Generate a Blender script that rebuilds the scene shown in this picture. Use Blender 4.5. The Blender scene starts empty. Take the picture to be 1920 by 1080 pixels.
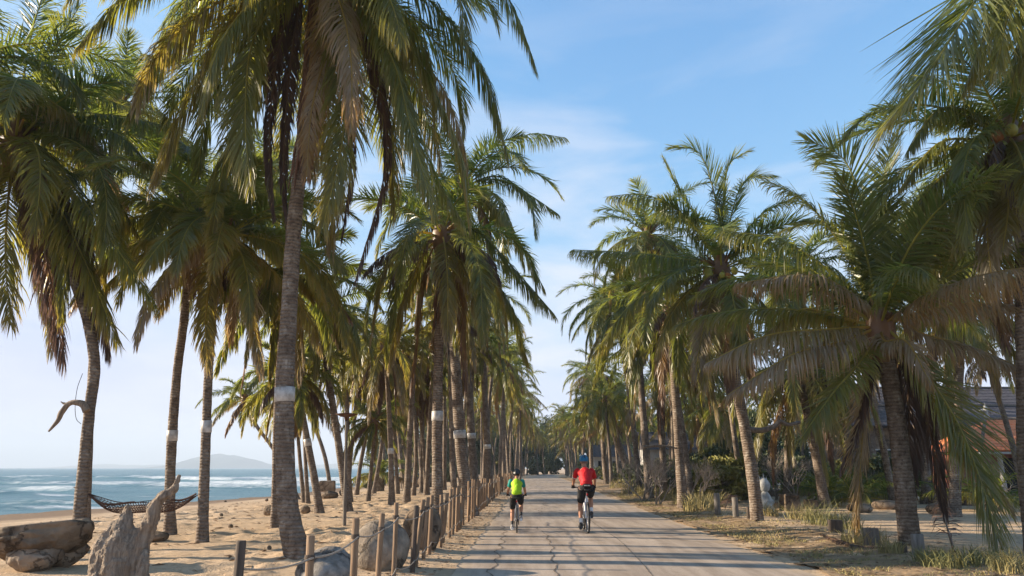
import bpy, math, random
import numpy as np
from mathutils import Vector, Matrix
R = math.radians
rng = np.random.default_rng(7)
random.seed(7)
col = bpy.context.scene.collection
F = 1350.0; TILT = math.atan(337/1350); CT, ST = math.cos(TILT), math.sin(TILT); EYE = 1.5

# ------------------------------------------------------------------ terrain
def sm(t):
    t = np.clip(t, 0, 1); return t*t*(3-2*t)
def coast(y): return np.interp(y, [0, 30, 45, 71, 108, 160, 245, 400, 2000], [-38, -35, -32, -26.5, -27, -30, -38, -55, -400])
def H(x, y):
    x = np.asarray(x, float); y = np.asarray(y, float)
    s = x - .03*y; w = coast(y)
    z = -1.2*sm((-s-5)/(-w-5)) - np.clip((w-s)*.05, 0, 2.5)
    z = z + .10*np.exp(-((s-6.6)/1.3)**2) + .05*np.exp(-((s+2.6)/.9)**2)
    return z
def ray(px, py):
    u = (px-960)/F; v = (540-py)/F
    return Vector((u, CT-v*ST, ST+v*CT))
def at(px, py, Y):
    d = ray(px, py); return Vector((0, 0, EYE)) + d*(Y/d.y)
def ground(px, py):
    d = ray(px, py); t = 3.0
    for _ in range(4000):
        p = Vector((0, 0, EYE)) + d*t
        if p.z <= float(H(p.x, p.y)): break
        t *= 1.002
    p.z = float(H(p.x, p.y)); return p
def gz(x, y): return float(H(x, y))
_n = rng.random((256, 256))
def vnoise(x, y, sc):
    x = np.asarray(x)/sc + 1000; y = np.asarray(y)/sc + 1000
    i = np.floor(x).astype(int); j = np.floor(y).astype(int); fx = sm(x-i); fy = sm(y-j)
    g = lambda a, b: _n[a % 256, b % 256]
    return (g(i, j)*(1-fx)+g(i+1, j)*fx)*(1-fy)+(g(i, j+1)*(1-fx)+g(i+1, j+1)*fx)*fy - .5

# ------------------------------------------------------------------ materials
def mat(name):
    m = bpy.data.materials.new(name); m.use_nodes = True
    return m, m.node_tree.nodes, m.node_tree.links, m.node_tree.nodes['Principled BSDF']
def ramp(N, L, src, stops):
    r = N.new('ShaderNodeValToRGB'); e = r.color_ramp.elements
    while len(e) < len(stops): e.new(.5)
    for k, (p, c) in enumerate(stops): e[k].position = p; e[k].color = (*c, 1)
    L.new(src, r.inputs[0]); return r
def noise(N, L, scale, detail=4, vec=None, rough=.55, dist=0):
    n = N.new('ShaderNodeTexNoise'); n.inputs['Scale'].default_value = scale; n.inputs['Detail'].default_value = detail
    n.inputs['Roughness'].default_value = rough; n.inputs['Distortion'].default_value = dist
    if vec is not None: L.new(vec, n.inputs['Vector'])
    return n
def coords(N, L, sc=(1, 1, 1), rot=(0, 0, 0), kind='Object'):
    t = N.new('ShaderNodeTexCoord'); m = N.new('ShaderNodeMapping'); m.inputs['Scale'].default_value = sc; m.inputs['Rotation'].default_value = rot
    L.new(t.outputs[kind], m.inputs[0]); return m.outputs[0]
def bump(N, L, h, b, strength=.4, dist=.02):
    n = N.new('ShaderNodeBump'); n.inputs['Strength'].default_value = strength; n.inputs['Distance'].default_value = dist
    L.new(h, n.inputs['Height']); L.new(n.outputs[0], b.inputs['Normal']); return n
def basic(name, c1, c2, scale=6, rough=.8, bs=.3, bd=.01, sc=(1, 1, 1), spec=.3, metal=0, detail=5, kind='Object'):
    m, N, L, b = mat(name); v = coords(N, L, sc, kind=kind)
    n = noise(N, L, scale, detail, v); r = ramp(N, L, n.outputs[0], [(.3, c1), (.7, c2)])
    L.new(r.outputs[0], b.inputs['Base Color']); b.inputs['Roughness'].default_value = rough
    b.inputs['Specular IOR Level'].default_value = spec; b.inputs['Metallic'].default_value = metal
    if bs: n2 = noise(N, L, scale*4, 6, v); bump(N, L, n2.outputs[0], b, bs, bd)
    return m
M = {}
def leafmat():
    m, N, L, b = mat('palm_leaf')
    a = N.new('ShaderNodeAttribute'); a.attribute_name = 'age'; s = N.new('ShaderNodeAttribute'); s.attribute_name = 'stem'
    lr = ramp(N, L, a.outputs['Fac'], [(0, (.074, .104, .034)), (.22, (.132, .144, .047)), (.40, (.18, .16, .055)), (.54, (.29, .25, .19)), (.68, (.29, .19, .065)), (.82, (.19, .115, .078)), (1, (.125, .083, .068))])
    sr = ramp(N, L, a.outputs['Fac'], [(0, (.22, .22, .06)), (.45, (.34, .28, .08)), (.7, (.3, .17, .08)), (1, (.15, .10, .07))])
    nz = noise(N, L, 1.3, 3, coords(N, L)); mp = N.new('ShaderNodeMapRange'); mp.inputs[3].default_value = .7; mp.inputs[4].default_value = 1.35; L.new(nz.outputs[0], mp.inputs[0])
    mx = N.new('ShaderNodeMix'); mx.data_type = 'RGBA'; L.new(s.outputs['Fac'], mx.inputs[0]); L.new(lr.outputs[0], mx.inputs[6]); L.new(sr.outputs[0], mx.inputs[7])
    mu = N.new('ShaderNodeVectorMath'); mu.operation = 'SCALE'; L.new(mx.outputs[2], mu.inputs[0]); L.new(mp.outputs[0], mu.inputs['Scale'])
    L.new(mu.outputs[0], b.inputs['Base Color']); b.inputs['Roughness'].default_value = .36; b.inputs['Specular IOR Level'].default_value = .55
    tr = N.new('ShaderNodeBsdfTranslucent'); tm = N.new('ShaderNodeVectorMath'); tm.operation = 'MULTIPLY'; tr_ = ramp(N, L, a.outputs['Fac'], [(0, (.97, .9, .36)), (.4, (.8, .68, .3)), (.56, (.5, .46, .38)), (1, (.3, .3, .3))]); ts_ = N.new('ShaderNodeVectorMath'); ts_.operation = 'SCALE'; ts_.inputs['Scale'].default_value = 2.9; L.new(tr_.outputs[0], ts_.inputs[0]); L.new(ts_.outputs[0], tm.inputs[1])
    L.new(mu.outputs[0], tm.inputs[0]); L.new(tm.outputs[0], tr.inputs[0])
    ms = N.new('ShaderNodeMixShader'); ms.inputs[0].default_value = .5
    L.new(b.outputs[0], ms.inputs[1]); L.new(tr.outputs[0], ms.inputs[2]); L.new(ms.outputs[0], N['Material Output'].inputs[0])
    return m
M['leaf'] = leafmat()
def trunkmat():
    m, N, L, b = mat('palm_bark'); v = coords(N, L, (1, 1, 1))
    w = N.new('ShaderNodeTexWave'); w.bands_direction = 'Z'; w.inputs['Scale'].default_value = 4.6; w.inputs['Distortion'].default_value = 3.5; w.inputs['Detail'].default_value = 3; w.inputs['Detail Scale'].default_value = 1.5
    L.new(v, w.inputs[0])
    n1 = noise(N, L, 4.5, 9, v, .72, .4); r1 = ramp(N, L, n1.outputs[0], [(.32, (.085, .063, .048)), (.5, (.18, .14, .108)), (.6, (.25, .21, .17)), (.68, (.38, .345, .30))])
    r2 = ramp(N, L, w.outputs[0], [(0, (.68, .64, .6)), (.4, (1, 1, 1))])
    n3 = noise(N, L, 16, 3, v); r3 = ramp(N, L, n3.outputs[0], [(.33, (.45, .42, .4)), (.45, (1, 1, 1)), (.68, (1, 1, 1)), (.76, (1.5, 1.55, 1.45))])
    mx = N.new('ShaderNodeMix'); mx.data_type = 'RGBA'; mx.blend_type = 'MULTIPLY'; mx.inputs[0].default_value = .75; L.new(r1.outputs[0], mx.inputs[6]); L.new(r2.outputs[0], mx.inputs[7])
    my = N.new('ShaderNodeMix'); my.data_type = 'RGBA'; my.blend_type = 'MULTIPLY'; my.inputs[0].default_value = .8; L.new(mx.outputs[2], my.inputs[6]); L.new(r3.outputs[0], my.inputs[7])
    L.new(my.outputs[2], b.inputs['Base Color']); b.inputs['Roughness'].default_value = .85; b.inputs['Specular IOR Level'].default_value = .2
    ad = N.new('ShaderNodeMath'); ad.operation = 'ADD'; L.new(w.outputs[0], ad.inputs[0]); L.new(n3.outputs[0], ad.inputs[1]); bump(N, L, ad.outputs[0], b, .7, .02)
    return m
M['bark'] = trunkmat()
def sandmat():
    m, N, L, b = mat('sand'); v = coords(N, L)
    a = N.new('ShaderNodeAttribute'); a.attribute_name = 'wet'
    n1 = noise(N, L, .5, 6, v, .6); r1 = ramp(N, L, n1.outputs[0], [(.3, (.43, .305, .19)), (.7, (.58, .43, .285))])
    n2 = noise(N, L, 9, 4, v); r2 = ramp(N, L, n2.outputs[0], [(.3, (.72, .68, .64)), (.5, (1, 1, 1)), (.75, (1.1, 1.1, 1.1))])
    mx = N.new('ShaderNodeMix'); mx.data_type = 'RGBA'; mx.blend_type = 'MULTIPLY'; mx.inputs[0].default_value = .8; L.new(r1.outputs[0], mx.inputs[6]); L.new(r2.outputs[0], mx.inputs[7])
    mw = N.new('ShaderNodeMix'); mw.data_type = 'RGBA'; L.new(a.outputs['Fac'], mw.inputs[0]); L.new(mx.outputs[2], mw.inputs[6]); mw.inputs[7].default_value = (.21, .14, .085, 1)
    L.new(mw.outputs[2], b.inputs['Base Color']); b.inputs['Roughness'].default_value = .9; b.inputs['Specular IOR Level'].default_value = .15
    n4 = noise(N, L, 3.2, 5, v, .6); n3 = noise(N, L, 30, 5, v); ad = N.new('ShaderNodeMath'); ad.operation = 'MULTIPLY_ADD'; ad.inputs[1].default_value = 2.2; L.new(n4.outputs[0], ad.inputs[0]); L.new(n3.outputs[0], ad.inputs[2])
    bump(N, L, ad.outputs[0], b, .8, .035); return m
M['sand'] = sandmat()
def roadmat():
    m, N, L, b = mat('worn_concrete'); v = coords(N, L)
    n1 = noise(N, L, .35, 6, v, .6); r1 = ramp(N, L, n1.outputs[0], [(.3, (.35, .275, .21)), (.7, (.47, .38, .30))])
    n2 = noise(N, L, 1, 5, coords(N, L, (3.5, .35, 1)), .6); r2 = ramp(N, L, n2.outputs[0], [(.35, (.74, .72, .70)), (.6, (1.08, 1.08, 1.08))])
    n3 = noise(N, L, 60, 4, v); r3 = ramp(N, L, n3.outputs[0], [(.3, (.75, .75, .75)), (.7, (1.15, 1.15, 1.15))])
    mx = N.new('ShaderNodeMix'); mx.data_type = 'RGBA'; mx.blend_type = 'MULTIPLY'; mx.inputs[0].default_value = 1; L.new(r1.outputs[0], mx.inputs[6]); L.new(r2.outputs[0], mx.inputs[7])
    my = N.new('ShaderNodeMix'); my.data_type = 'RGBA'; my.blend_type = 'MULTIPLY'; my.inputs[0].default_value = 1; L.new(mx.outputs[2], my.inputs[6]); L.new(r3.outputs[0], my.inputs[7])
    L.new(my.outputs[2], b.inputs['Base Color']); b.inputs['Roughness'].default_value = .8; b.inputs['Specular IOR Level'].default_value = .3
    bump(N, L, n3.outputs[0], b, .3, .006); return m
def roadedge(m):
    # sand blown in along both broken edges, and a few old stained patches
    N, L = m.node_tree.nodes, m.node_tree.links; b = N['Principled BSDF']; src = b.inputs['Base Color'].links[0].from_socket
    t = N.new('ShaderNodeTexCoord'); sp = N.new('ShaderNodeSeparateXYZ'); L.new(t.outputs['Object'], sp.inputs[0])
    def mth(op, a, c, d=None):
        n = N.new('ShaderNodeMath'); n.operation = op
        for i, q in enumerate((a, c, d)):
            if q is None: continue
            if isinstance(q, (int, float)): n.inputs[i].default_value = q
            else: L.new(q, n.inputs[i])
        return n.outputs[0]
    s = mth('MULTIPLY_ADD', sp.outputs[1], -.03, sp.outputs[0]); e = mth('ABSOLUTE', mth('SUBTRACT', s, 1.355), 0)
    nn = noise(N, L, 1.7, 7, t.outputs['Object'], .65); k = mth('MULTIPLY_ADD', nn.outputs[0], 1.5, e); r = ramp(N, L, mth('MULTIPLY', k, .25), [(.76, (0, 0, 0)), (.88, (1, 1, 1))])
    mx = N.new('ShaderNodeMix'); mx.data_type = 'RGBA'; L.new(r.outputs[0], mx.inputs[0]); L.new(src, mx.inputs[6]); mx.inputs[7].default_value = (.50, .375, .25, 1)
    n2 = noise(N, L, .8, 4, t.outputs['Object'], .5, 1.2); r2 = ramp(N, L, n2.outputs[0], [(.60, (1, 1, 1)), (.66, (.78, .76, .74))])
    my = N.new('ShaderNodeMix'); my.data_type = 'RGBA'; my.blend_type = 'MULTIPLY'; my.inputs[0].default_value = 1; L.new(mx.outputs[2], my.inputs[6]); L.new(r2.outputs[0], my.inputs[7]); L.new(my.outputs[2], b.inputs['Base Color']); return m
M['road'] = roadedge(roadmat())
M['verge'] = basic('dry_grass_verge', (.16, .105, .05), (.36, .25, .15), 1.6, .95, .9, .04, detail=8)
M['crack'] = basic('crack', (.10, .08, .062), (.19, .15, .115), 8, .9, 0)
M['rock'] = basic('weathered_rock', (.16, .12, .09), (.33, .26, .19), 3.2, .9, .8, .05, detail=8)
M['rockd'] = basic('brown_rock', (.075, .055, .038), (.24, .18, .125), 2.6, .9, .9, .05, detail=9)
M['granite'] = basic('granite', (.13, .12, .105), (.30, .275, .245), 14, .85, .7, .02, detail=9)
M['granitew'] = basic('warm_granite', (.17, .14, .11), (.35, .295, .23), 9, .85, .7, .02, detail=9)
M['drift'] = basic('driftwood', (.15, .11, .08), (.40, .32, .24), 2.2, .85, 1., .03, sc=(13, 13, 1.1), detail=9)
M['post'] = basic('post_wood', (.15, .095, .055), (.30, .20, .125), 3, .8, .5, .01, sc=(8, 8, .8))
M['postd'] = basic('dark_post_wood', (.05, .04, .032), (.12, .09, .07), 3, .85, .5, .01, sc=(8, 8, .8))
def cracked(m, sc=1.1):
    N, L = m.node_tree.nodes, m.node_tree.links; b = N['Principled BSDF']; src = b.inputs['Base Color'].links[0].from_socket
    t = N.new('ShaderNodeTexCoord'); nn = noise(N, L, 2.2, 6, t.outputs['Object'], .65); ad = N.new('ShaderNodeVectorMath'); ad.operation = 'MULTIPLY_ADD'; ad.inputs[1].default_value = (.7, .7, .7); L.new(nn.outputs['Color'], ad.inputs[0]); L.new(t.outputs['Object'], ad.inputs[2])
    v = N.new('ShaderNodeTexVoronoi'); v.feature = 'DISTANCE_TO_EDGE'; v.inputs['Scale'].default_value = sc; L.new(ad.outputs[0], v.inputs['Vector'])
    r = ramp(N, L, v.outputs['Distance'], [(0, (.3, .28, .26)), (.035, (1, 1, 1))]); mx = N.new('ShaderNodeMix'); mx.data_type = 'RGBA'; mx.blend_type = 'MULTIPLY'; mx.inputs[0].default_value = .85; L.new(src, mx.inputs[6]); L.new(r.outputs[0], mx.inputs[7])
    n2 = noise(N, L, 1.3, 5, t.outputs['Object']); r2 = ramp(N, L, n2.outputs[0], [(.4, (.6, .56, .52)), (.6, (1.12, 1.1, 1.08))]); my = N.new('ShaderNodeMix'); my.data_type = 'RGBA'; my.blend_type = 'MULTIPLY'; my.inputs[0].default_value = .8; L.new(mx.outputs[2], my.inputs[6]); L.new(r2.outputs[0], my.inputs[7]); L.new(my.outputs[2], b.inputs['Base Color'])
    old = b.inputs['Normal'].links[0].from_node; bm = N.new('ShaderNodeBump'); bm.inputs['Strength'].default_value = .8; bm.inputs['Distance'].default_value = .04; L.new(r.outputs[0], bm.inputs['Height']); L.new(old.outputs[0], bm.inputs['Normal']); L.new(bm.outputs[0], b.inputs['Normal'])
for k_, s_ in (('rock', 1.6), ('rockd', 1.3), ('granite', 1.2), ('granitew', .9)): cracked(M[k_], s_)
M['postg'] = basic('grey_post_wood', (.09, .08, .068), (.22, .195, .17), 3, .9, .7, .015, sc=(8, 8, .8))
M['rope'] = basic('rope', (.24, .20, .16), (.42, .36, .29), 60, .9, .5, .004)
M['net'] = basic('hammock_cord', (.045, .022, .016), (.12, .065, .045), 14, .9, .2)
M['band'] = basic('tin_band', (.22, .20, .175), (.60, .585, .56), 7, .45, .2, .004, spec=.5)
M['fibre'] = basic('dead_fibre', (.09, .05, .035), (.24, .14, .10), 5, .95, .8, .03, sc=(6, 6, .8))
M['nutg'] = basic('green_nut', (.22, .24, .05), (.38, .33, .08), 3, .4, .1)
M['nutb'] = basic('brown_nut', (.24, .09, .03), (.40, .18, .06), 3, .5, .1)
M['foliage'] = basic('shrub_leaf', (.035, .055, .018), (.11, .12, .04), .8, .5, 0, spec=.4)
M['foliagey'] = basic('pale_shrub_leaf', (.12, .13, .03), (.26, .23, .06), .8, .5, 0, spec=.3)
M['foliaged'] = basic('far_tree_leaf', (.05, .07, .03), (.12, .14, .06), .3, .6, 0, spec=.3)
M['twig'] = basic('bare_twig', (.20, .16, .13), (.38, .32, .27), 4, .85, .3)
M['wood'] = basic('tree_bark', (.09, .07, .055), (.2, .16, .125), 4, .9, .6, .02, sc=(3, 3, .8))
M['grass'] = basic('dry_grass', (.16, .15, .05), (.42, .33, .15), .9, .7, 0)
M['grassg'] = basic('green_grass', (.10, .11, .035), (.28, .25, .10), .9, .7, 0)
M['rooft'] = basic('orange_tile', (.62, .16, .06), (.80, .29, .12), 2, .8, .3)
M['roofd'] = basic('dark_shingle', (.05, .045, .05), (.13, .115, .115), 3, .9, .6, .02, sc=(1, 1, 3))
M['brick'] = basic('red_brick_wall', (.20, .07, .045), (.34, .14, .09), 3, .9, .4)
M['plaster'] = basic('pale_plaster', (.38, .37, .35), (.5, .48, .45), 1, .85, .1)
M['dark'] = basic('dark_gap', (.015, .015, .015), (.03, .03, .03), 2, .9, 0)
M['statue'] = basic('white_painted_stone', (.20, .20, .185), (.50, .49, .46), 5, .8, .6, .02)
M['litter'] = basic('dry_leaf_litter', (.09, .055, .03), (.26, .16, .09), 3, .9, 0)

# ------------------------------------------------------------------ mesh helpers
class MB:
    def __init__(s): s.v = []; s.f = []; s.n = 0; s.at = []
    def add(s, v, f, age=0., stem=0.):
        v = np.asarray(v, float).reshape(-1, 3); f = np.asarray(f, int)
        a = np.empty((len(v), 2)); a[:, 0] = age; a[:, 1] = stem
        s.v.append(v); s.at.append(a); s.f.append(f + s.n); s.n += len(v)
    def build(s, name, m=None, parent=None, smooth=True, attrs=False, link=True):
        me = bpy.data.meshes.new(name); v = np.concatenate(s.v)
        me.vertices.add(len(v)); me.vertices.foreach_set('co', v.ravel().astype(np.float32))
        li = np.concatenate([f.ravel() for f in s.f]).astype(np.int32)
        cnt = np.concatenate([np.full(len(f), f.shape[1]) for f in s.f]).astype(np.int32)
        me.loops.add(len(li)); me.loops.foreach_set('vertex_index', li)
        me.polygons.add(len(cnt)); me.polygons.foreach_set('loop_start', np.concatenate([[0], np.cumsum(cnt)[:-1]]).astype(np.int32))
        me.polygons.foreach_set('loop_total', cnt)
        me.polygons.foreach_set('use_smooth', np.full(len(cnt), smooth))
        me.update(calc_edges=True)
        if attrs:
            a = np.concatenate(s.at).astype(np.float32)
            for k, nm in enumerate(('age', 'stem')):
                t = me.attributes.new(nm, 'FLOAT', 'POINT'); t.data.foreach_set('value', np.ascontiguousarray(a[:, k]))
        if m: me.materials.append(m)
        o = bpy.data.objects.new(name, me)
        if link: col.objects.link(o)
        if parent: o.parent = parent
        return o
    def box(s, c, d, rz=0, taper=1.):
        x, y, z = d[0]/2, d[1]/2, d[2]/2; co, si = math.cos(rz), math.sin(rz); v = []
        for k in (-1, 1):
            t = taper if k > 0 else 1
            for a, b in ((-1, -1), (1, -1), (1, 1), (-1, 1)):
                X, Y = a*x*t, b*y*t; v.append((c[0]+X*co-Y*si, c[1]+X*si+Y*co, c[2]+k*z))
        s.add(v, [(3, 2, 1, 0), (4, 5, 6, 7), (0, 1, 5, 4), (1, 2, 6, 5), (2, 3, 7, 6), (3, 0, 4, 7)])
    def tube(s, pts, rad, n=8, cap=True, age=0., stem=0., wob=0):
        p = np.asarray([tuple(q) for q in pts], float); k = len(p); rad = np.broadcast_to(rad, (k,)).astype(float)
        T = np.gradient(p, axis=0); T /= np.linalg.norm(T, axis=1)[:, None]+1e-9
        u = np.cross(T[0], (0, 1, .01)); 
        if np.linalg.norm(u) < .2: u = np.cross(T[0], (1, 0, .01))
        V = []
        for i in range(k):
            u = u - T[i]*np.dot(u, T[i]); u /= np.linalg.norm(u)+1e-9; w = np.cross(T[i], u)
            a = np.arange(n)*2*math.pi/n
            rr = rad[i]*(1+wob*(np.sin(a*3+i*.7)*.5+np.sin(a*5-i*.4)*.5))
            V.append(p[i]+(np.cos(a)*rr)[:, None]*u+(np.sin(a)*rr)[:, None]*w)
        V = np.concatenate(V); i = np.arange(k-1)[:, None]*n; j = np.arange(n)[None, :]; j2 = (j+1) % n
        s.add(V, np.stack([i+j, i+j2, i+n+j2, i+n+j], -1).reshape(-1, 4), age, stem)
        if cap:
            for e in (0, k-1):
                ring = V[e*n:(e+1)*n]; c = ring.mean(0)[None]; idx = np.arange(n)
                fc = np.stack([np.full(n, n), idx if e else (idx+1) % n, (idx+1) % n if e else idx], -1)
                s.add(np.concatenate([ring, c]), fc, age, stem)
    def lathe(s, c, prof, n=20, sx=1, sy=1):
        V = []; a = np.arange(n)*2*math.pi/n
        for r, z in prof: V.append(np.stack([c[0]+np.cos(a)*r*sx, c[1]+np.sin(a)*r*sy, np.full(n, c[2]+z)], -1))
        V = np.concatenate(V); k = len(prof); i = np.arange(k-1)[:, None]*n; j = np.arange(n)[None, :]; j2 = (j+1) % n
        s.add(V, np.stack([i+j, i+j2, i+n+j2, i+n+j], -1).reshape(-1, 4))
    def ball(s, c, r, sub=10, sc=(1, 1, 1), nz=0, seed=0, flat=None):
        n, k = sub*2, sub; th = np.linspace(0, math.pi, k+1); V = []
        for t in th:
            a = np.arange(n)*2*math.pi/n
            V.append(np.stack([np.sin(t)*np.cos(a), np.sin(t)*np.sin(a), np.full(n, np.cos(t))], -1))
        V = np.concatenate(V)
        if nz:
            d = np.zeros(len(V))
            for f, am in ((1.3, 1), (2.7, .5), (5.5, .28), (11, .16), (22, .07)):
                d += am*(vnoise(V[:, 0]*f+seed, V[:, 1]*f+V[:, 2]*f*.7, 1)+vnoise(V[:, 1]*f+seed*3, V[:, 2]*f-V[:, 0]*f*.3, 1))
            V = V*(1+nz*d)[:, None]
        if flat is not None: V[:, 2] = np.clip(V[:, 2], -1e9, flat)
        V = V*np.array(sc)*r+np.array(tuple(c)); i = np.arange(k)[:, None]*n; j = np.arange(n)[None, :]; j2 = (j+1) % n
        s.add(V, np.stack([i+j, i+n+j, i+n+j2, i+j2], -1).reshape(-1, 4))
def tag(o, label=None, cat=None, group=None, kind=None):
    if label: o['label'] = label
    if cat: o['category'] = cat
    if group: o['group'] = group
    if kind: o['kind'] = kind
    return o
def empty(name, loc, label, cat, group=None):
    o = bpy.data.objects.new(name, None); col.objects.link(o); o.location = loc; o.empty_display_size = .2
    return tag(o, label, cat, group)
def fuse(name, mb, m, parent, vox=.01, smooth=3, noise_amt=0, nsc=.1):
    o = mb.build(name, m, parent); r = o.modifiers.new('r', 'REMESH'); r.mode = 'VOXEL'; r.voxel_size = vox; r.use_smooth_shade = True
    if smooth: q = o.modifiers.new('s', 'SMOOTH'); q.iterations = smooth; q.factor = .6
    dg = bpy.context.evaluated_depsgraph_get(); me = bpy.data.meshes.new_from_object(o.evaluated_get(dg)); old = o.data
    o.modifiers.clear(); o.data = me; bpy.data.meshes.remove(old); me.name = name
    if noise_amt:
        n = len(me.vertices); v = np.empty(n*3, np.float32); me.vertices.foreach_get('co', v); nn = np.empty(n*3, np.float32); me.vertices.foreach_get('normal', nn)
        v = v.reshape(-1, 3); nn = nn.reshape(-1, 3)
        d = vnoise(v[:, 0]+v[:, 1]*.6, v[:, 2]*.35, nsc)+.6*vnoise(v[:, 1]-v[:, 0]*.5, v[:, 2]*.5, nsc*.45)+.3*vnoise(v[:, 0], v[:, 2], nsc*.2)
        v = v+nn*(d*noise_amt)[:, None]; me.vertices.foreach_set('co', v.ravel().astype(np.float32)); me.update()
    return o

# ------------------------------------------------------------------ palms
def frond(mb, pts, L, n, age, droop, rg, width=.045, roll=0, segs=3, vee=.35, petiole=.14, rr=.03, gaps=.05):
    p = np.asarray([tuple(q) for q in pts], float)
    d = np.r_[0, np.cumsum(np.linalg.norm(np.diff(p, axis=0), axis=1))]; tot = d[-1]; d /= tot
    tt = np.linspace(0, 1, 16); P = np.stack([np.interp(tt, d, p[:, k]) for k in range(3)], -1)
    h = p[-1]-p[0]; az = math.atan2(h[1], h[0]) if math.hypot(h[0], h[1]) > .15 else rg.uniform(0, 6.28)
    mb.tube(P, np.linspace(rr, rr*.22, 16), 5, False, age, 1.)
    t = np.linspace(petiole, .995, n); t = np.repeat(t, 2)+rg.normal(0, .3/n, 2*n); t = np.clip(t, petiole, 1); sg = np.tile([1., -1.], n)
    keep = rg.random(2*n) > gaps; t, sg = t[keep], sg[keep]; m = len(t)
    T = np.gradient(P, axis=0); T /= np.linalg.norm(T, axis=1)[:, None]+1e-9
    B = np.stack([np.interp(t, tt, P[:, k]) for k in range(3)], -1); T = np.stack([np.interp(t, tt, T[:, k]) for k in range(3)], -1); T /= np.linalg.norm(T, axis=1)[:, None]
    S = np.tile(np.array([-math.sin(az), math.cos(az), 0.]), (m, 1)); S -= T*np.sum(S*T, 1)[:, None]; S /= np.linalg.norm(S, axis=1)[:, None]+1e-9
    Nn = np.cross(T, S); Nn *= np.where(np.median(Nn[:, 2]) < 0, -1, 1)
    c, s_ = math.cos(roll), math.sin(roll); S, Nn = S*c+Nn*s_, Nn*c-S*s_
    a = np.interp(t, [petiole, .5, 1], [1.2, .95, .38])+rg.normal(0, .09, m)
    ve = vee+rg.normal(0, .1, m)
    D = T*np.cos(a)[:, None]+(S*(sg*np.cos(ve))[:, None]+Nn*np.sin(ve)[:, None])*np.sin(a)[:, None]
    ll = L*np.interp(t, [petiole, petiole+.12, .45, .8, 1], [.55, .85, 1, .78, .35])*rg.uniform(.85, 1.08, m)
    prof = {3: [.55, 1, .8, .06], 2: [.7, 1, .08]}[segs]; C = B.copy(); rows = []; ages = []
    ph = rg.uniform(0, 9); tat = np.sin(t*23+ph*sg)+np.sin(t*51+ph)*.7+rg.normal(0, .5, m); ll = ll*np.where(tat > 1.25, rg.uniform(.35, .8, m), 1)*(1+.06*np.sin(t*17+ph))
    dr = np.clip(droop+.14*np.sin(t*9+ph+sg)+rg.normal(0, .13, m)+np.where(tat > 1.25, .3, 0), 0, 1.3)
    tw = rg.normal(0, .5, m)
    for k in range(segs+1):
        w = np.clip(dr*((k/segs)**.8)*1.05, 0, .96)[:, None]; Dk = D*(1-w)+np.array([0, 0, -1.])*w; Dk /= np.linalg.norm(Dk, axis=1)[:, None]
        if k: C = C+Dk*(ll/segs)[:, None]
        W = T-Dk*np.sum(T*Dk, 1)[:, None]; nw = np.linalg.norm(W, axis=1)[:, None]; W = W/(nw+1e-6); W2 = np.cross(Dk, W); W = W*np.cos(tw)[:, None]+W2*np.sin(tw)[:, None]
        hw = (width*.5*prof[k])*np.interp(t, [0, .5, 1], [1, 1, .6])[:, None]
        rows += [C-W*hw, C+W*hw]; ages += [age+.05*k/segs+ .16*(k/segs)**3+rg.normal(0, .03, m)]*2
    V = np.stack(rows, 1).reshape(-1, 3); A = np.stack(ages, 1).reshape(-1)
    A = A+np.repeat(np.interp(t, [0, .7, 1], [0, 0, .12]), 2*(segs+1))
    base = (np.arange(m)*2*(segs+1))[:, None]; q = np.concatenate([base+np.array([[2*k, 2*k+1, 2*k+3, 2*k+2]]) for k in range(segs)], 0)
    mb.add(V, q, np.clip(A, 0, 1), 0.)
def arc(base, az, e0, bend, L, sway=0, n=14):
    p = Vector(base); out = [p.copy()]
    for k in range(n):
        t = (k+.5)/n; e = max(e0-bend*(t**1.25), -1.5); a = az+sway*t
        p = p+Vector((math.cos(a)*math.cos(e), math.sin(a)*math.cos(e), math.sin(e)))*(L/n); out.append(p.copy())
    return out
def bez(P):
    # smooth curve through P by Catmull-Rom
    P = [Vector(q) for q in P]; P = [P[0]*2-P[1]]+P+[P[-1]*2-P[-2]]; out = []
    for i in range(1, len(P)-2):
        for k in range(6):
            t = k/6; a, b, c, d = P[i-1:i+3]
            out.append(.5*((2*b)+(c-a)*t+(2*a-5*b+4*c-d)*t*t+(3*b-a-3*c+d)*t**3))
    out.append(P[-2]); return out
def spec_random(n, rg, L, lo=-55, hi=82, dr=1., young=0., wind=0.):
    sp = []; a0 = rg.uniform(0, 6.28)
    for i in range(n):
        f = (i+.5)/n; az = a0+i*2.39996+rg.normal(0, .15)
        e = R(hi+(lo-hi)*f**.8+rg.normal(0, 5)); bend = (R(60)+R(45)*math.sin(math.pi*min(1, f*1.3)))*dr*rg.uniform(.7, 1.2)
        age = .02+.30*max(0, f-.4)/.6*rg.uniform(.2, 1.6)*(1-young)
        if f > .88 and rg.random() < .5: age = rg.uniform(.5, .75)
        sp.append(dict(az=az, e=e, bend=bend, L=L*rg.uniform(.85, 1.08)*(.75 if f < .12 else 1), age=age, droop=min(1, (.12+.75*f)*(1.1 if dr > 1 else 1)), roll=rg.normal(0, .25), vee=.5-.5*f, sway=wind*math.sin(az)+rg.normal(0, .1)))
    return sp
def crown_mesh(mb, c, sp, rg, n, leaf, width, segs):
    for s in sp:
        b = Vector(c)+Vector((math.cos(s['az']), math.sin(s['az']), 0))*.08
        frond(mb, arc(b, s['az'], s['e'], s['bend'], s['L'], s['sway']), leaf, n, s['age'], s['droop'], rg, width, s['roll'], segs, s['vee'])
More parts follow.
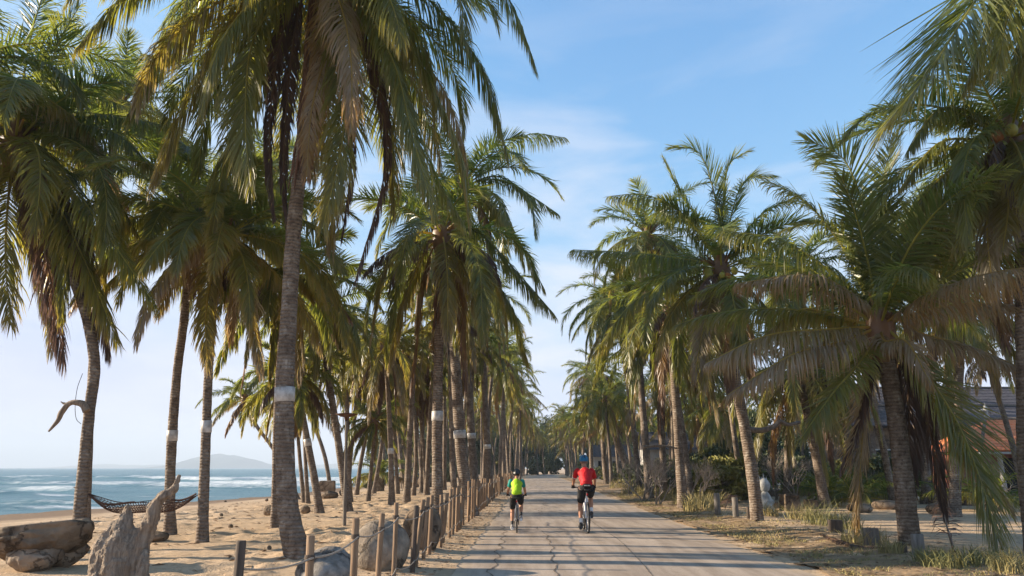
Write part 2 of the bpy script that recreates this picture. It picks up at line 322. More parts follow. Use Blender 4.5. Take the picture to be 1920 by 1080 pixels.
def skirt_mesh(mb, c, rg, n, L, leafn, width, segs=2, tr=None):
    for i in range(n):
        az = rg.uniform(0, 6.28); b = Vector(c)+Vector((math.cos(az), math.sin(az), 0))*.15
        frond(mb, arc(b, az, R(rg.uniform(-30, 0)), R(rg.uniform(55, 75)), L*rg.uniform(.6, 1.), rg.normal(0, .2)), .55, leafn, rg.uniform(.78, .98), 1., rg, width, rg.normal(0, .4), segs, 0.)
def heart(mb, c, rg, r=.2):
    c = Vector(c)
    mb.tube([c-Vector((0, 0, .75)), c-Vector((0, 0, .3)), c, c+Vector((0, 0, .45)), c+Vector((0, 0, .9))], [r*.75, r*1.15, r*1.3, r*.7, r*.15], 12, True, .8, 1., .12)
    for i in range(16):
        az = rg.uniform(0, 6.28); e = rg.uniform(.3, 1.3); d = Vector((math.cos(az)*math.cos(e), math.sin(az)*math.cos(e), math.sin(e)))
        mb.tube([c+d*.05, c+d*.35, c+d*rg.uniform(.5, .8)], [.06, .04, .015], 5, False, rg.uniform(.5, 1), 1.)
VAR = {}
def variant(k, small):
    if (k, small) not in VAR:
        rg = np.random.default_rng(500+k); mb = MB(); dr = [1., 1.15, .8, 1.25, 1.05, .9, .75, 1.3][k % 8]; lo_ = [-50, -60, -25, -55, -40, -30, -10, -60][k % 8]; nf = [22, 24, 17, 25, 20, 18, 15, 26][k % 8]
        sp = spec_random(nf, rg, 4.3, lo_, 82, dr)
        for s_ in sp: s_['L'] *= rg.uniform(.75, 1.12); s_['age'] = min(1, s_['age']+[0, .05, 0, .12, .03, .08, 0, .15][k % 8])
        crown_mesh(mb, (0, 0, 0), sp, rg, 62 if small else 85, .85, .055 if small else .045, 2)
        heart(mb, (0, 0, 0), rg); sk = MB(); skirt_mesh(sk, (0, 0, -.2), rg, 5, 2.6, 22 if small else 40, .06)
        a = mb.build('crown', M['leaf'], None, attrs=True, link=False).data; b = sk.build('dead_frond_skirt', M['leaf'], None, attrs=True, link=False).data
        VAR[(k, small)] = (a, b)
    return VAR[(k, small)]
def trunk_mesh(P, r0, r1, near, rg, flare=1.45):
    Q = bez(P); d = [0]
    for a, b in zip(Q[:-1], Q[1:]): d.append(d[-1]+(b-a).length)
    tot = d[-1]; step = .035 if near == 2 else .11 if near == 1 else .35; k = max(8, int(tot/step)); dd = np.linspace(0, tot, k)
    q = np.array([tuple(v) for v in Q]); pp = np.stack([np.interp(dd, d, q[:, i]) for i in range(3)], -1)
    t = dd/tot; rad = (r0+(r1-r0)*t)*(1+(flare-1)*np.exp(-dd/.45))
    if near: rad = rad*(1+.012*np.abs(((dd/.08+.3*np.sin(dd*3)+.2*np.sin(dd*7)) % 1)-.5)*2+.025*np.sin(dd*2.3+rg.uniform(0, 6))+.012*np.sin(dd*6.1))
    mb = MB(); mb.tube(pp, rad, 24 if near == 2 else 14 if near == 1 else 8, True, wob=.03 if near else .01); return mb, q, np.array(d), rad
def nut(parent, c, m, r=.12):
    mb = MB(); mb.ball(c, r, 8, (1, 1, 1.2)); return mb.build('coconut', m, parent)
def palm(label, tr, w, n=24, L=4.3, keys=(), base=None, Y=None, near=1, seed=1, band=None, group='coconut palms along the beach road', leafn=None, dr=1.05, lo=-60, hi=80, skirt=4, skirtL=2.5, nuts=0, var=None, sc=1., name='coconut_palm', fibre=0, ageadd=0, flare=1.45):
    """tr: photo points of the trunk from its foot to the heart of the crown (Y: its distance)"""
    rg = np.random.default_rng(seed); g = ground(*tr[0]) if Y is None else None
    if g is None:
        g = at(*tr[0], Y); g.z = gz(g.x, g.y)
    Yd = g.y; P = [Vector((0, 0, -.15))]+[at(x, y, Yd)-g for x, y in tr[1:]]
    mpx = Yd/(F*1.04); root = empty(name, g, label, 'palm tree', group)
    mb, q, d, _ = trunk_mesh(P, w[0]*mpx/2, w[1]*mpx/2, near, rg, flare); mb.build('trunk', M['bark'], root)
    c = P[-1]
    if band:
        zb = at(tr[0][0], band, Yd).z-g.z; i = int(np.argmin(abs(q[:, 2]-zb))); a = Vector(q[i]); T = (Vector(q[min(i+1, len(q)-1)])-Vector(q[max(0, i-1)])).normalized()
        rr = (w[0]+(w[1]-w[0])*zb/max(c.z, 1))*mpx/2*1.09+.006; b = MB(); hb = .13
        b.tube([a-T*hb, a-T*hb*.98, a+T*hb*.98, a+T*hb], [rr*.97, rr, rr, rr*.97], 20, False); b.build('metal_band', M['band'], root)
    if var is not None:
        cm, sk = variant(var, near == 0); rz = rg.uniform(0, 6.28); s = sc*L/4.3
        for nm, me in (('crown', cm), ('dead_frond_skirt', sk)):
            if nm != 'crown' and not skirt: continue
            o = bpy.data.objects.new(nm, me); col.objects.link(o); o.parent = root; o.location = c; o.rotation_euler = (rg.normal(0, .06), rg.normal(0, .06), rz); o.scale = (s, s, s)
        return root
    hm = MB(); heart(hm, c, rg, .22 if near == 2 else .18); cr = hm.build('crown', M['leaf'], root, attrs=True)
    leafn = leafn or {2: 165, 1: 115, 0: 45}[near]; wd = {2: .032, 1: .040, 0: .085}[near]; lf = L*.2
    sp = spec_random(n, rg, L, lo, hi, dr)
    for s in sp: s['age'] = min(1, s['age']+ageadd)
    if near == 2:
        for s in sp:
            m = MB(); crown_mesh(m, c, [s], rg, leafn, lf, wd, 3); m.build('frond', M['leaf'], cr, attrs=True)
    elif n:
        m = MB(); crown_mesh(m, c, sp, rg, leafn, lf, wd, 2)
        hm2 = m.build('frond_cluster', M['leaf'], cr, attrs=True)
    for k in keys:
        pts = k[0]; dd = k[1]; age = k[2] if len(k) > 2 else .08; dp = k[3] if len(k) > 3 else .6; roll = k[4] if len(k) > 4 else 0.; ls = k[5] if len(k) > 5 else 1.
        m = MB(); K = [c]+[at(x, y, Yd+dd*((i+1)/len(pts)))-g for i, (x, y) in enumerate(pts)]; Kc = bez(K)
        tot = sum((b-a).length for a, b in zip(Kc[:-1], Kc[1:]))
        frond(m, Kc, min(1.15, max(.62, tot*.22))*ls, int(leafn*min(1.3, max(.55, tot/4.3))), age, dp, rg, wd, roll, 3, .25, rr=.035)
        m.build('frond', M['leaf'], cr, attrs=True)
    if skirt:
        if near == 2:
            for i in range(skirt):
                m = MB(); skirt_mesh(m, c-Vector((0, 0, .2)), rg, 1, skirtL, 60, .04); m.build('dead_frond', M['leaf'], cr, attrs=True)
        else:
            m = MB(); skirt_mesh(m, c-Vector((0, 0, .2)), rg, skirt, skirtL, 40, .06); m.build('dead_frond_skirt', M['leaf'], root, attrs=True)
    if fibre:
        m = MB(); i0 = [i for i in range(len(q)) if np.linalg.norm(q[i]-np.array(tuple(c))) < fibre]
        for j in range(int(26*fibre)):
            i = i0[int(rg.integers(0, len(i0)))]; a = rg.uniform(0, 6.28); rr = w[1]*mpx/2
            b = Vector(q[i])+Vector((math.cos(a)*rr, math.sin(a)*rr, 0)); l = rg.uniform(.5, 1.1)
            m.tube([b, b+Vector((math.cos(a)*.05, math.sin(a)*.05, -l*.5)), b+Vector((math.cos(a)*rg.uniform(0, .12), math.sin(a)*rg.uniform(0, .12), -l))], [.022, .03, .008], 5, False)
        m.build('hanging_fibre', M['fibre'], root)
    for i in range(nuts):
        a = rg.uniform(-2.8, -.4); nut(cr, c+Vector((math.cos(a)*.5-.1, math.sin(a)*.5-.2, -.05-rg.uniform(0, .5))), M['nutg'] if rg.random() < .65 else M['nutb'], rg.uniform(.09, .13))
    return root
# ------------------------------------------------------------------ world, sun, camera
sc_ = bpy.context.scene
cam = bpy.data.objects.new('camera', bpy.data.cameras.new('camera')); col.objects.link(cam); sc_.camera = cam
cam.location = (0, 0, EYE); cam.rotation_euler = (math.pi/2+TILT, 0, 0); cam.data.sensor_width = 36; cam.data.lens = 36*F/1920; cam.data.clip_end = 30000; cam.data.clip_start = .05
SUN_AZ, SUN_EL = R(82), R(17.5)     # azimuth to the left of straight ahead
w = bpy.data.worlds.new('World'); sc_.world = w; w.use_nodes = True; N, L = w.node_tree.nodes, w.node_tree.links
sky = N.new('ShaderNodeTexSky'); sky.sky_type = 'NISHITA'; sky.sun_disc = False; sky.sun_elevation = SUN_EL; sky.sun_rotation = -SUN_AZ
sky.air_density = 1.0; sky.dust_density = .35; sky.ozone_density = 3.5
tc = N.new('ShaderNodeTexCoord'); mp = N.new('ShaderNodeMapping'); mp.inputs['Scale'].default_value = (1.3, 1.3, 5.5); mp.inputs['Rotation'].default_value = (.12, .25, 0); L.new(tc.outputs['Generated'], mp.inputs[0])
nz = N.new('ShaderNodeTexNoise'); nz.inputs['Scale'].default_value = 1.9; nz.inputs['Detail'].default_value = 7; nz.inputs['Roughness'].default_value = .55; nz.inputs['Distortion'].default_value = .4; L.new(mp.outputs[0], nz.inputs[0])
cr_ = N.new('ShaderNodeValToRGB'); cr_.color_ramp.elements[0].position = .42; cr_.color_ramp.elements[1].position = .62; cr_.color_ramp.elements[1].color = (.75, .75, .75, 1); L.new(nz.outputs[0], cr_.inputs[0])
# thin cloud only low in the sky
sx = N.new('ShaderNodeSeparateXYZ'); L.new(tc.outputs['Generated'], sx.inputs[0])
mr = N.new('ShaderNodeMapRange'); mr.inputs[1].default_value = .62; mr.inputs[2].default_value = .25; mr.inputs[3].default_value = 0; mr.inputs[4].default_value = 1; L.new(sx.outputs[2], mr.inputs[0])
mm = N.new('ShaderNodeMath'); mm.operation = 'MULTIPLY'; L.new(cr_.outputs[0], mm.inputs[0]); L.new(mr.outputs[0], mm.inputs[1])
mx = N.new('ShaderNodeMix'); mx.data_type = 'RGBA'; L.new(mm.outputs[0], mx.inputs[0]); hs = N.new('ShaderNodeHueSaturation'); hs.inputs['Saturation'].default_value = 1.14; L.new(sky.outputs[0], hs.inputs['Color']); sp_ = N.new('ShaderNodeSeparateColor'); cb_ = N.new('ShaderNodeCombineColor'); L.new(hs.outputs[0], sp_.inputs[0])
for ch, cm_ in enumerate((1.78, 1.84, 2.55)):      # sky colour compressed per channel so its brightest part does not burn out
    prev = sp_.outputs[ch]
    for op, v in (('MULTIPLY', 1/cm_), ('POWER', 3.), ('ADD', 1.), ('POWER', -1/3.)):
        k_ = N.new('ShaderNodeMath'); k_.operation = op; k_.inputs[1].default_value = v; L.new(prev, k_.inputs[0]); prev = k_.outputs[0]
    k_ = N.new('ShaderNodeMath'); k_.operation = 'MULTIPLY'; L.new(prev, k_.inputs[0]); L.new(sp_.outputs[ch], k_.inputs[1]); L.new(k_.outputs[0], cb_.inputs[ch])
L.new(cb_.outputs[0], mx.inputs[6]); mx.inputs[7].default_value = (2.15, 2.2, 2.45, 1)
L.new(mx.outputs[2], N['Background'].inputs[0]); N['Background'].inputs[1].default_value = .15
sun = bpy.data.objects.new('sun', bpy.data.lights.new('sun', 'SUN')); col.objects.link(sun); sun.data.energy = 5; sun.data.angle = R(.6); sun.data.color = (1, .84, .64)
sd = Vector((-math.sin(SUN_AZ)*math.cos(SUN_EL), math.cos(SUN_AZ)*math.cos(SUN_EL), math.sin(SUN_EL))); sun.rotation_euler = sd.to_track_quat('Z', 'Y').to_euler()
sc_.view_settings.view_transform = 'Standard'; sc_.view_settings.look = 'None'; sc_.view_settings.exposure = 1.5; sc_.view_settings.gamma = 1
sc_.cycles.max_bounces = 8; sc_.cycles.transparent_max_bounces = 8; sc_.cycles.use_denoising = True; sc_.cycles.volume_bounces = 0; sc_.cycles.volume_step_rate = 10

# ------------------------------------------------------------------ ground
def lines(lo, hi, a, b, st, far):
    mid = list(np.arange(a, b, st)); out = []; x = a; s = st
    while x > lo: s = min(s*1.13, far); x -= s; out.append(x)
    out = out[::-1]+mid; x = mid[-1]; s = st
    while x < hi: s = min(s*1.13, far); x += s; out.append(x)
    return np.array(out)
def grid(name, X, Y, zf, m, kind='structure', keep=None):
    gx, gy = np.meshgrid(X, Y); z = zf(gx, gy); V = np.stack([gx, gy, z], -1).reshape(-1, 3); nx = len(X)
    i = np.arange(len(Y)-1)[:, None]*nx; j = np.arange(nx-1)[None]; f = np.stack([i+j, i+j+1, i+nx+j+1, i+nx+j], -1).reshape(-1, 4)
    if keep is not None: c = V[f].mean(1); f = f[keep(c[:, 0], c[:, 1])]
    mb = MB(); mb.add(V, f); o = mb.build(name, m); o['kind'] = kind; return o, V
def sandz(x, y):
    s = x-.03*y; z = H(x, y); off = np.clip((-s-1.4)/1.5, 0, 1)+np.clip((s-7)/2, 0, 1)*.5
    near = np.clip(1-(y-30)/60, .25, 1)
    z = z+off*near*(.06*vnoise(x, y, 1.3)*(1+2*vnoise(x, y, 4))+.09*vnoise(x+3, y, .36)*np.clip(.7+2.2*vnoise(x, y+7, 3.1), .1, 1.4)+.075*vnoise(x, y+9, .2)*np.clip(.7+2.2*vnoise(x+9, y, 2.3), .1, 1.4)+.12*vnoise(x, y, 7))*np.clip((coast(y)-s)/-4-.3, 0, 1)
    road = (s > -1.15) & (s < 3.85); z = np.where(road, z-.06, z); return z
GX = lines(-320, 900, -17, 12, .09, 60); GY = lines(-40, 2200, 5, 34, .09, 80)
go, V = grid('sand_ground', GX, GY, sandz, M['sand'])
t = go.data.attributes.new('wet', 'FLOAT', 'POINT'); t.data.foreach_set('value', np.clip((-.78-V[:, 2])/.25, 0, 1).astype(np.float32)*(V[:, 0] < -10))
# road sheet, slightly uneven edges, and the cracks and joints in it
Yr = lines(-20, 260, 0, 60, .25, 3); er = .10*vnoise(Yr, Yr*0, 1.6)+.16*vnoise(Yr, Yr*0+5, 5)+.05*vnoise(Yr, Yr*0+3, .5); el = .10*vnoise(Yr, Yr*0+20, 1.2)+.12*vnoise(Yr, Yr*0+30, 6)+.05*vnoise(Yr, Yr*0+33, .5)
bend = np.clip((Yr-120)/60, 0, 3)**2*6
mb = MB(); A = np.stack([-1.24+el+.03*Yr+bend, Yr, np.full_like(Yr, .012)], -1); B = np.stack([3.95+er+.03*Yr+bend, Yr, np.full_like(Yr, .012)], -1)
V = np.stack([A, A*.5+B*.5+np.array([0, 0, .02]), B, A-np.array([.02, 0, .08]), B+np.array([.02, 0, -.08])], 1).reshape(-1, 3); i = np.arange(len(Yr)-1)[:, None]*5
mb.add(V, np.concatenate([i+np.array([[0, 1, 6, 5]]), i+np.array([[1, 2, 7, 6]]), i+np.array([[3, 0, 5, 8]]), i+np.array([[2, 4, 9, 7]])])); road = mb.build('road', M['road'], smooth=False); road['kind'] = 'structure'
def crackline(P, wd, name, wig, seed, wv=.0):
    rg = np.random.default_rng(seed); P = [ground(*p) for p in P]; Q = bez([(p.x, p.y, 0) for p in P]); q = np.array([tuple(v) for v in Q])
    d = np.r_[0, np.cumsum(np.linalg.norm(np.diff(q, axis=0), axis=1))]; n = int(d[-1]/.12); dd = np.linspace(0, d[-1], n); x = np.interp(dd, d, q[:, 0])+rg.normal(0, wig, n)+wv*np.sin(dd*2.3+seed)*.5+wv*np.sin(dd*5.1); y = np.interp(dd, d, q[:, 1])
    wv_ = wd*.62*rg.uniform(.3, 1.15, n); s = x-.03*y; z = .0175+.02*(1-np.abs(s-1.355)/2.6)
    V = np.stack([np.stack([x-wv_/2, y, z], -1), np.stack([x+wv_/2, y, z], -1)], 1).reshape(-1, 3); i = np.arange(n-1)[:, None]*2
    m = MB(); m.add(V, i+np.array([[0, 1, 3, 2]])); m.build(name, M['crack'], road)
crackline([(918, 1090), (930, 1050), (940, 1020), (945, 1005), (944, 985)], .05, 'crack', .012, 3, .05)
crackline([(1045, 1090), (1038, 1050), (1032, 1020), (1022, 1004), (1005, 990)], .04, 'crack', .01, 5, .03)
crackline([(1011, 966), (1018, 955), (1022, 945), (1016, 938)], .05, 'crack', .02, 7, .08)
crackline([(1225, 1085), (1190, 1045), (1160, 1015), (1130, 995), (1105, 975), (1085, 950)], .035, 'joint', .004, 8)
crackline([(1300, 1012), (1220, 1010), (1150, 1000), (1050, 1001), (960, 1003)], .03, 'crack', .02, 9, .02)
crackline([(1400, 1050), (1320, 1043), (1240, 1040), (1180, 1036), (1120, 1040)], .025, 'crack', .02, 11, .03)
# verge of dry grass along the right edge, pale sand spill along both edges
def vz(x, y): return H(x, y)+.018+.05*vnoise(x, y, .5)+.04*vnoise(x, y, .17)+.03*vnoise(x, y+4, 1.3)
grid('grass_verge', lines(2, 14, 3.8, 9.5, .08, .5), lines(0, 120, 6, 30, .1, 2), vz, M['verge'], keep=lambda x, y: (x-.03*y > 4.08+.35*vnoise(x*0, y, 2.2)+.15*vnoise(x, y, .5)) & (x-.03*y < 6.3+1.2*vnoise(y, x*0, 4)+.5*vnoise(x, y, .8)))
# ------------------------------------------------------------------ sea
def seaz(x, y):
    k = np.clip((coast(y)+2-(x-.03*y))/10, 0, 1); ca, sa = math.cos(.35), math.sin(.35); q = y*ca+x*sa; p = x*ca-y*sa
    br = np.clip(1-(q-120)/200, .0, 1)*k; ph = q/11+1.6*vnoise(p, q, 30)+.7*vnoise(p, q, 9); c = (np.sin(ph*2*math.pi)*.5+.5)**5
    amp = np.clip(vnoise(p*.5, q, 10)*3+.55, 0, 1.2)
    return -1.2+.62*c*amp*br+.12*vnoise(p*.4, q, 1.6)*k+.20*vnoise(p*.5, q, 5)*k
GXs = lines(-8000, -14, -110, -19, .7, 400); GYs = lines(5, 9000, 25, 190, .38, 400)
so, V = grid('sea', GXs, GYs, seaz, None)
so2 = None
x, y = V[:, 0], V[:, 1]; ca, sa = math.cos(.35), math.sin(.35); q = y*ca+x*sa; p = x*ca-y*sa
k = np.clip((coast(y)+3-(x-.03*y))/6, 0, 1); ph = q/11+1.6*vnoise(p, q, 30)+.7*vnoise(p, q, 9); c = (np.sin(ph*2*math.pi+.5)*.5+.5)**2.5; amp = np.clip(vnoise(p*.5, q, 10)*3+.55, 0, 1.2)
fo = c*amp*np.clip(1.1-(q-110)/260, 0, 1); fo = np.maximum(fo, .95*np.clip(1-(coast(y)+2-(x-.03*y))/13+.9*vnoise(x, y, 5), 0, 1)*np.clip(.55+1.3*vnoise(p*.4, q, 3.), 0, 1))
fo = np.maximum(fo, .9*(np.clip(vnoise(p*.22, q, 2.2)*4-.75, 0, 1))*np.clip(1-(q-70)/120, 0, 1))
t = so.data.attributes.new('foam', 'FLOAT', 'POINT'); t.data.foreach_set('value', np.clip(fo, 0, 1).astype(np.float32))
def seamat():
    m, N, L, b = mat('sea_water'); a = N.new('ShaderNodeAttribute'); a.attribute_name = 'foam'; v = coords(N, L, (.5, 1.6, 1)); n = noise(N, L, 1.1, 8, v, .7)
    ad = N.new('ShaderNodeMath'); ad.operation = 'MULTIPLY_ADD'; ad.inputs[1].default_value = 1.5; L.new(n.outputs[0], ad.inputs[0]); L.new(a.outputs['Fac'], ad.inputs[2])
    hf = N.new('ShaderNodeMath'); hf.operation = 'MULTIPLY'; hf.inputs[1].default_value = .45; L.new(ad.outputs[0], hf.inputs[0]); r = ramp(N, L, hf.outputs[0], [(.58, (0, 0, 0)), (.78, (1, 1, 1))]); n2 = noise(N, L, .03, 4, coords(N, L, (.3, 1, 1))); rc = ramp(N, L, n2.outputs[0], [(.3, (.04, .13, .155)), (.7, (.075, .19, .21))])
    mx = N.new('ShaderNodeMix'); mx.data_type = 'RGBA'; L.new(r.outputs[0], mx.inputs[0]); L.new(rc.outputs[0], mx.inputs[6]); mx.inputs[7].default_value = (.50, .55, .57, 1); L.new(mx.outputs[2], b.inputs['Base Color'])
    rr = ramp(N, L, r.outputs[0], [(0, (.32,)*3), (1, (.85,)*3)]); L.new(rr.outputs[0], b.inputs['Roughness']); b.inputs['Specular IOR Level'].default_value = .2
    n3 = noise(N, L, .9, 7, coords(N, L, (.45, 1.3, 1)), .65); bump(N, L, n3.outputs[0], b, .9, .5); return m
so.data.materials.append(seamat())
# far headlands across the bay
def hills(name, prof, Y, depth, m):
    mb = MB(); P = [at(x, y, Y) for x, y in prof]; xs = np.linspace(P[0].x, P[-1].x, 160); zs = np.interp(xs, [p.x for p in P], [p.z for p in P]); n = len(xs)
    zs = zs+(vnoise(xs, xs*0, (xs[-1]-xs[0])/14)+.5*vnoise(xs, xs*0, (xs[-1]-xs[0])/40))*max(2, (zs.max()-zs.min())*.07); rows = []
    for k in range(9):
        t = k/8; hh = math.sin(math.pi*t)**.8; rows.append(np.stack([xs, np.full(n, Y+(t-.5)*depth), -1.5+(zs+1.5)*hh*(1 if k == 4 else .97)+vnoise(xs, xs*0+k*50, depth/8)*hh*6], -1))
    V = np.concatenate(rows); i = np.arange(8)[:, None]*n; j = np.arange(n-1)[None]; mb.add(V, np.stack([i+j, i+j+1, i+n+j+1, i+n+j], -1).reshape(-1, 4)); o = mb.build(name, m); o['kind'] = 'structure'
M['hill'] = basic('hill_forest', (.02, .035, .035), (.04, .06, .055), .02, .95, 0)
hills('island_hill', [(318, 878), (345, 872), (368, 864), (390, 854), (410, 851), (440, 853), (460, 858), (478, 866), (498, 873), (520, 878)], 4200, 900, M['hill'])
hills('low_hills', [(120, 878), (165, 872), (178, 874), (205, 869), (225, 873), (250, 872), (285, 875), (300, 871), (330, 872), (420, 873), (560, 874), (640, 869), (760, 868), (900, 868), (1100, 870)], 5600, 900, M['hill'])
mb = MB(); mb.box((0, 3400, 100), (12000, 7200, 240)); hz = mb.build('haze', None, smooth=False); hz['kind'] = 'stuff'
m, N, L, b = mat('haze_air'); N.remove(b); pv = N.new('ShaderNodeVolumePrincipled'); pv.inputs['Color'].default_value = (.74, .87, 1, 1); pv.inputs['Density'].default_value = .00032; pv.inputs['Anisotropy'].default_value = 0; L.new(pv.outputs[0], N['Material Output'].inputs['Volume']); hz.data.materials.append(m)
# ------------------------------------------------------------------ palms, left side
G1 = 'tall coconut palms in the row left of the road'; G2 = 'coconut palms standing on the beach sand'; G3 = 'coconut palms along the right side of the road'; G4 = 'far coconut palms crowding the end of the road'
palm('tallest nearest palm, thick grey trunk with wide tin band',
     [(567, 1046), (545, 985), (536, 890), (534, 740), (541, 600), (551, 430), (568, 270), (584, 130), (600, -50)], (38, 22), n=34, L=5.2, near=2, seed=11, band=740, group=G1, lo=-40, hi=80, skirt=0, fibre=3.9, flare=1.5,
     keys=[([(440, -125), (300, -60), (215, 10), (146, 88)], -1.5, .12, .95), ([(500, -90), (400, -30), (310, 90), (240, 222)], 0, .1, .85), ([(520, -60), (440, 30), (350, 190), (284, 352)], -.5, .25, .8),
           ([(560, -30), (500, 90), (430, 260), (398, 440)], .6, .15, .75), ([(540, -60), (450, 20), (395, 160), (370, 330)], 1.8, .1, .8), ([(560, -20), (525, 80), (505, 240), (515, 410)], .5, .92, 1, 0, .5), ([(570, -20), (545, 120), (532, 300), (540, 430)], 1.0, .95, 1, .6, .45),
           ([(625, -30), (640, 100), (645, 240), (606, 425)], -1.2, .16, .7), ([(650, -50), (735, 110), (772, 250), (815, 400)], -1.5, .10, .8), ([(665, -60), (770, 90), (858, 270), (880, 415)], -.4, .16, .85),
           ([(690, -90), (815, 10), (905, 130), (952, 292)], .6, .04, .9), ([(730, -190), (880, -100), (960, 10), (1003, 122)], -.3, .02, .8), ([(670, -40), (740, 130), (790, 280), (870, 420)], 1.5, .05, .85),
           ([(640, -20), (700, 120), (725, 300), (665, 530)], .9, .9, 1, 0, .55), ([(620, -20), (650, 150), (660, 300), (640, 450)], 1.6, .88, 1, .4, .5), ([(640, -60), (700, 60), (740, 220), (735, 400)], 2.2, .22, .9),
           ([(590, -20), (600, 100), (625, 300), (622, 470)], 2.0, .3, .9), ([(610, 0), (612, 90), (585, 200), (575, 330)], -1.3, .56, .8, 0, .7), ([(520, -100), (420, -80), (330, 20), (290, 120)], 2.5, .05, .8), ([(565, -30), (480, 60), (460, 210), (470, 350)], -1.4, .12, .7)])
palm('banded palm with dark hanging dead fronds, second tallest beside the fence',
     [(821, 985), (820, 900), (820, 780), (823, 650), (827, 540), (829, 440)], (21, 17), n=18, L=4.2, near=2, seed=12, band=776, group=G1, lo=-65, hi=70, skirt=5, fibre=2.2, dr=1.25,
     keys=[([(890, 430), (960, 500), (1040, 590)], 0, .04, .85), ([(770, 440), (720, 510), (695, 640)], -.6, .3, .85), ([(800, 470), (760, 560), (730, 690)], .3, .3, .8), ([(850, 470), (890, 560), (905, 640)], -.8, .35, .8), ([(880, 470), (950, 560), (990, 680)], .8, .1, .9)])
palm('very tall leaning palm beside the fence whose crown rises behind the second palm',
     [(885, 966), (868, 880), (861, 800), (855, 700), (849, 600), (852, 480), (868, 350)], (23, 15), n=22, L=4.2, near=1, seed=13, band=819, group=G1, skirt=5, dr=1.15,
     keys=[([(930, 290), (990, 252), (1060, 258)], 0, .02, .8), ([(930, 330), (985, 360), (1045, 400)], 0, .05, .8), ([(920, 380), (970, 450), (1020, 540)], -.5, .12, .8)])
palm('banded palm leaning slightly left behind the fence, beyond the very tall leaning one',
     [(893, 935), (886, 850), (880, 750), (872, 650), (864, 570), (862, 500)], (16, 11), n=24, L=4.0, near=1, seed=14, band=818, group=G1, skirt=5)
palm('slim palm with fronds browning over the road end of the fence', [(919, 925), (913, 820), (908, 720), (905, 640), (903, 560)], (13, 9), n=24, L=4.0, near=1, seed=15, band=836, group=G1, skirt=5, ageadd=.08)
palm('slim upright palm behind the fence between two banded trunks', [(888, 925), (884, 850), (883, 740), (886, 640)], (12, 9), L=3.6, near=1, seed=16, band=835, group=G1)
palm('palm straight behind the second tin-banded palm, partly hidden', [(853, 940), (848, 850), (846, 740), (842, 640), (838, 590)], (12, 9), L=3.6, near=1, seed=17, group=G1, ageadd=.14)
palm('slender palm with a pale band beyond the boy cyclist', [(948, 905), (946, 850), (944, 780), (942, 700), (945, 650)], (9, 7), L=4.2, near=1, seed=18, band=858, group=G1, ageadd=.05)
# beach palms
palm('leftmost beach palm leaning up to the left, bearing a driftwood branch on its trunk',
     [(148, 1030), (150, 960), (159, 860), (169, 760), (177, 700), (174, 650), (158, 580), (120, 480), (70, 370), (28, 268)], (22, 16), n=24, L=4.6, near=2, seed=21, group=G2, skirt=7, skirtL=3, lo=-45, hi=70, fibre=1.2,
     keys=[([(90, 200), (150, 170), (235, 200)], .5, .08, .95), ([(100, 235), (200, 215), (310, 235)], -.4, .02, .95), ([(120, 235), (220, 250), (290, 320)], -.8, .02, .9), ([(90, 290), (180, 410), (290, 570)], -1.2, .05, .6), ([(70, 310), (150, 470), (220, 640)], -.6, .15, .7),
           ([(70, 190), (110, 80), (150, 10)], 0, .04, .3), ([(40, 170), (60, 60), (90, -40)], 0, .02, .3), ([(30, 320), (60, 470), (90, 600)], .3, .12, .8), ([(100, 350), (150, 480), (175, 640)], .6, .82, .9), ([(60, 360), (90, 500), (120, 680)], -.3, .86, .9), ([(130, 380), (175, 520), (205, 660)], .2, .80, .9),
           ([(20, 330), (10, 470), (20, 610)], -1, .2, .7), ([(110, 260), (190, 330), (260, 440)], 1.2, .12, .8), ([(-30, 200), (-90, 120), (-140, 100)], 0, .05, .6)])
palm('beach palm with its trunk rising behind the driftwood horn', [(320, 1003), (319, 900), (324, 800), (333, 690), (346, 590), (352, 480), (352, 400)], (19, 14), n=26, L=3.9, near=2, seed=22, band=817, group=G2, skirt=4, skirtL=1.6, dr=.95, lo=-30)
palm('beach palm with straight trunk and faded band just right of the driftwood', [(380, 1016), (383, 900), (387, 800), (392, 680), (402, 560), (422, 440)], (19, 14), n=26, L=3.6, near=2, seed=23, band=801, group=G2, skirt=4, skirtL=1.6, dr=.95, lo=-30, ageadd=.05,
     keys=[([(400, 500), (385, 600), (392, 690)], -.6, .3, .7), ([(450, 500), (475, 600), (490, 700)], -.6, .4, .8)])
palm('thin dark beach palm standing close left of the tallest palm', [(515, 992), (516, 900), (518, 800), (522, 700), (530, 600), (540, 520)], (13, 10), L=3.2, near=1, seed=24, group=G2)
palm('small far palm with trunk curving up to the left over the sea', [(560, 935), (530, 872), (508, 835), (482, 800), (466, 768), (459, 750)], (8, 6), n=16, L=3.2, near=1, seed=25, group=G2, skirt=1, dr=1.1, lo=-30)
palm('leaning beach palm with a pale band just right of the tallest palm', [(601, 962), (590, 900), (577, 830), (565, 765), (556, 730), (550, 700)], (15, 10), L=2.8, near=1, seed=26, band=826, group=G2)
palm('thin dark palm at the water edge, left of its twin', [(571, 942), (563, 870), (557, 800), (550, 750)], (8, 6), L=3., var=1, near=0, seed=27, group=G2)
palm('thin dark palm at the water edge, right of its twin', [(578, 943), (573, 870), (570, 800), (567, 745)], (8, 6), L=3., var=2, near=0, seed=28, group=G2)
palm('beach palm leaning left with dense dark crown, beside the lamp post', [(655, 960), (643, 890), (630, 800), (618, 720), (608, 650), (603, 575)], (15, 11), n=30, L=3.5, near=1, seed=29, group=G2, dr=1.2, skirt=6)
palm('straight palm directly behind the lamp post', [(656, 940), (652, 850), (650, 760), (647, 700), (645, 640)], (11, 8), L=3.3, near=1, seed=30, group=G2, ageadd=.08)
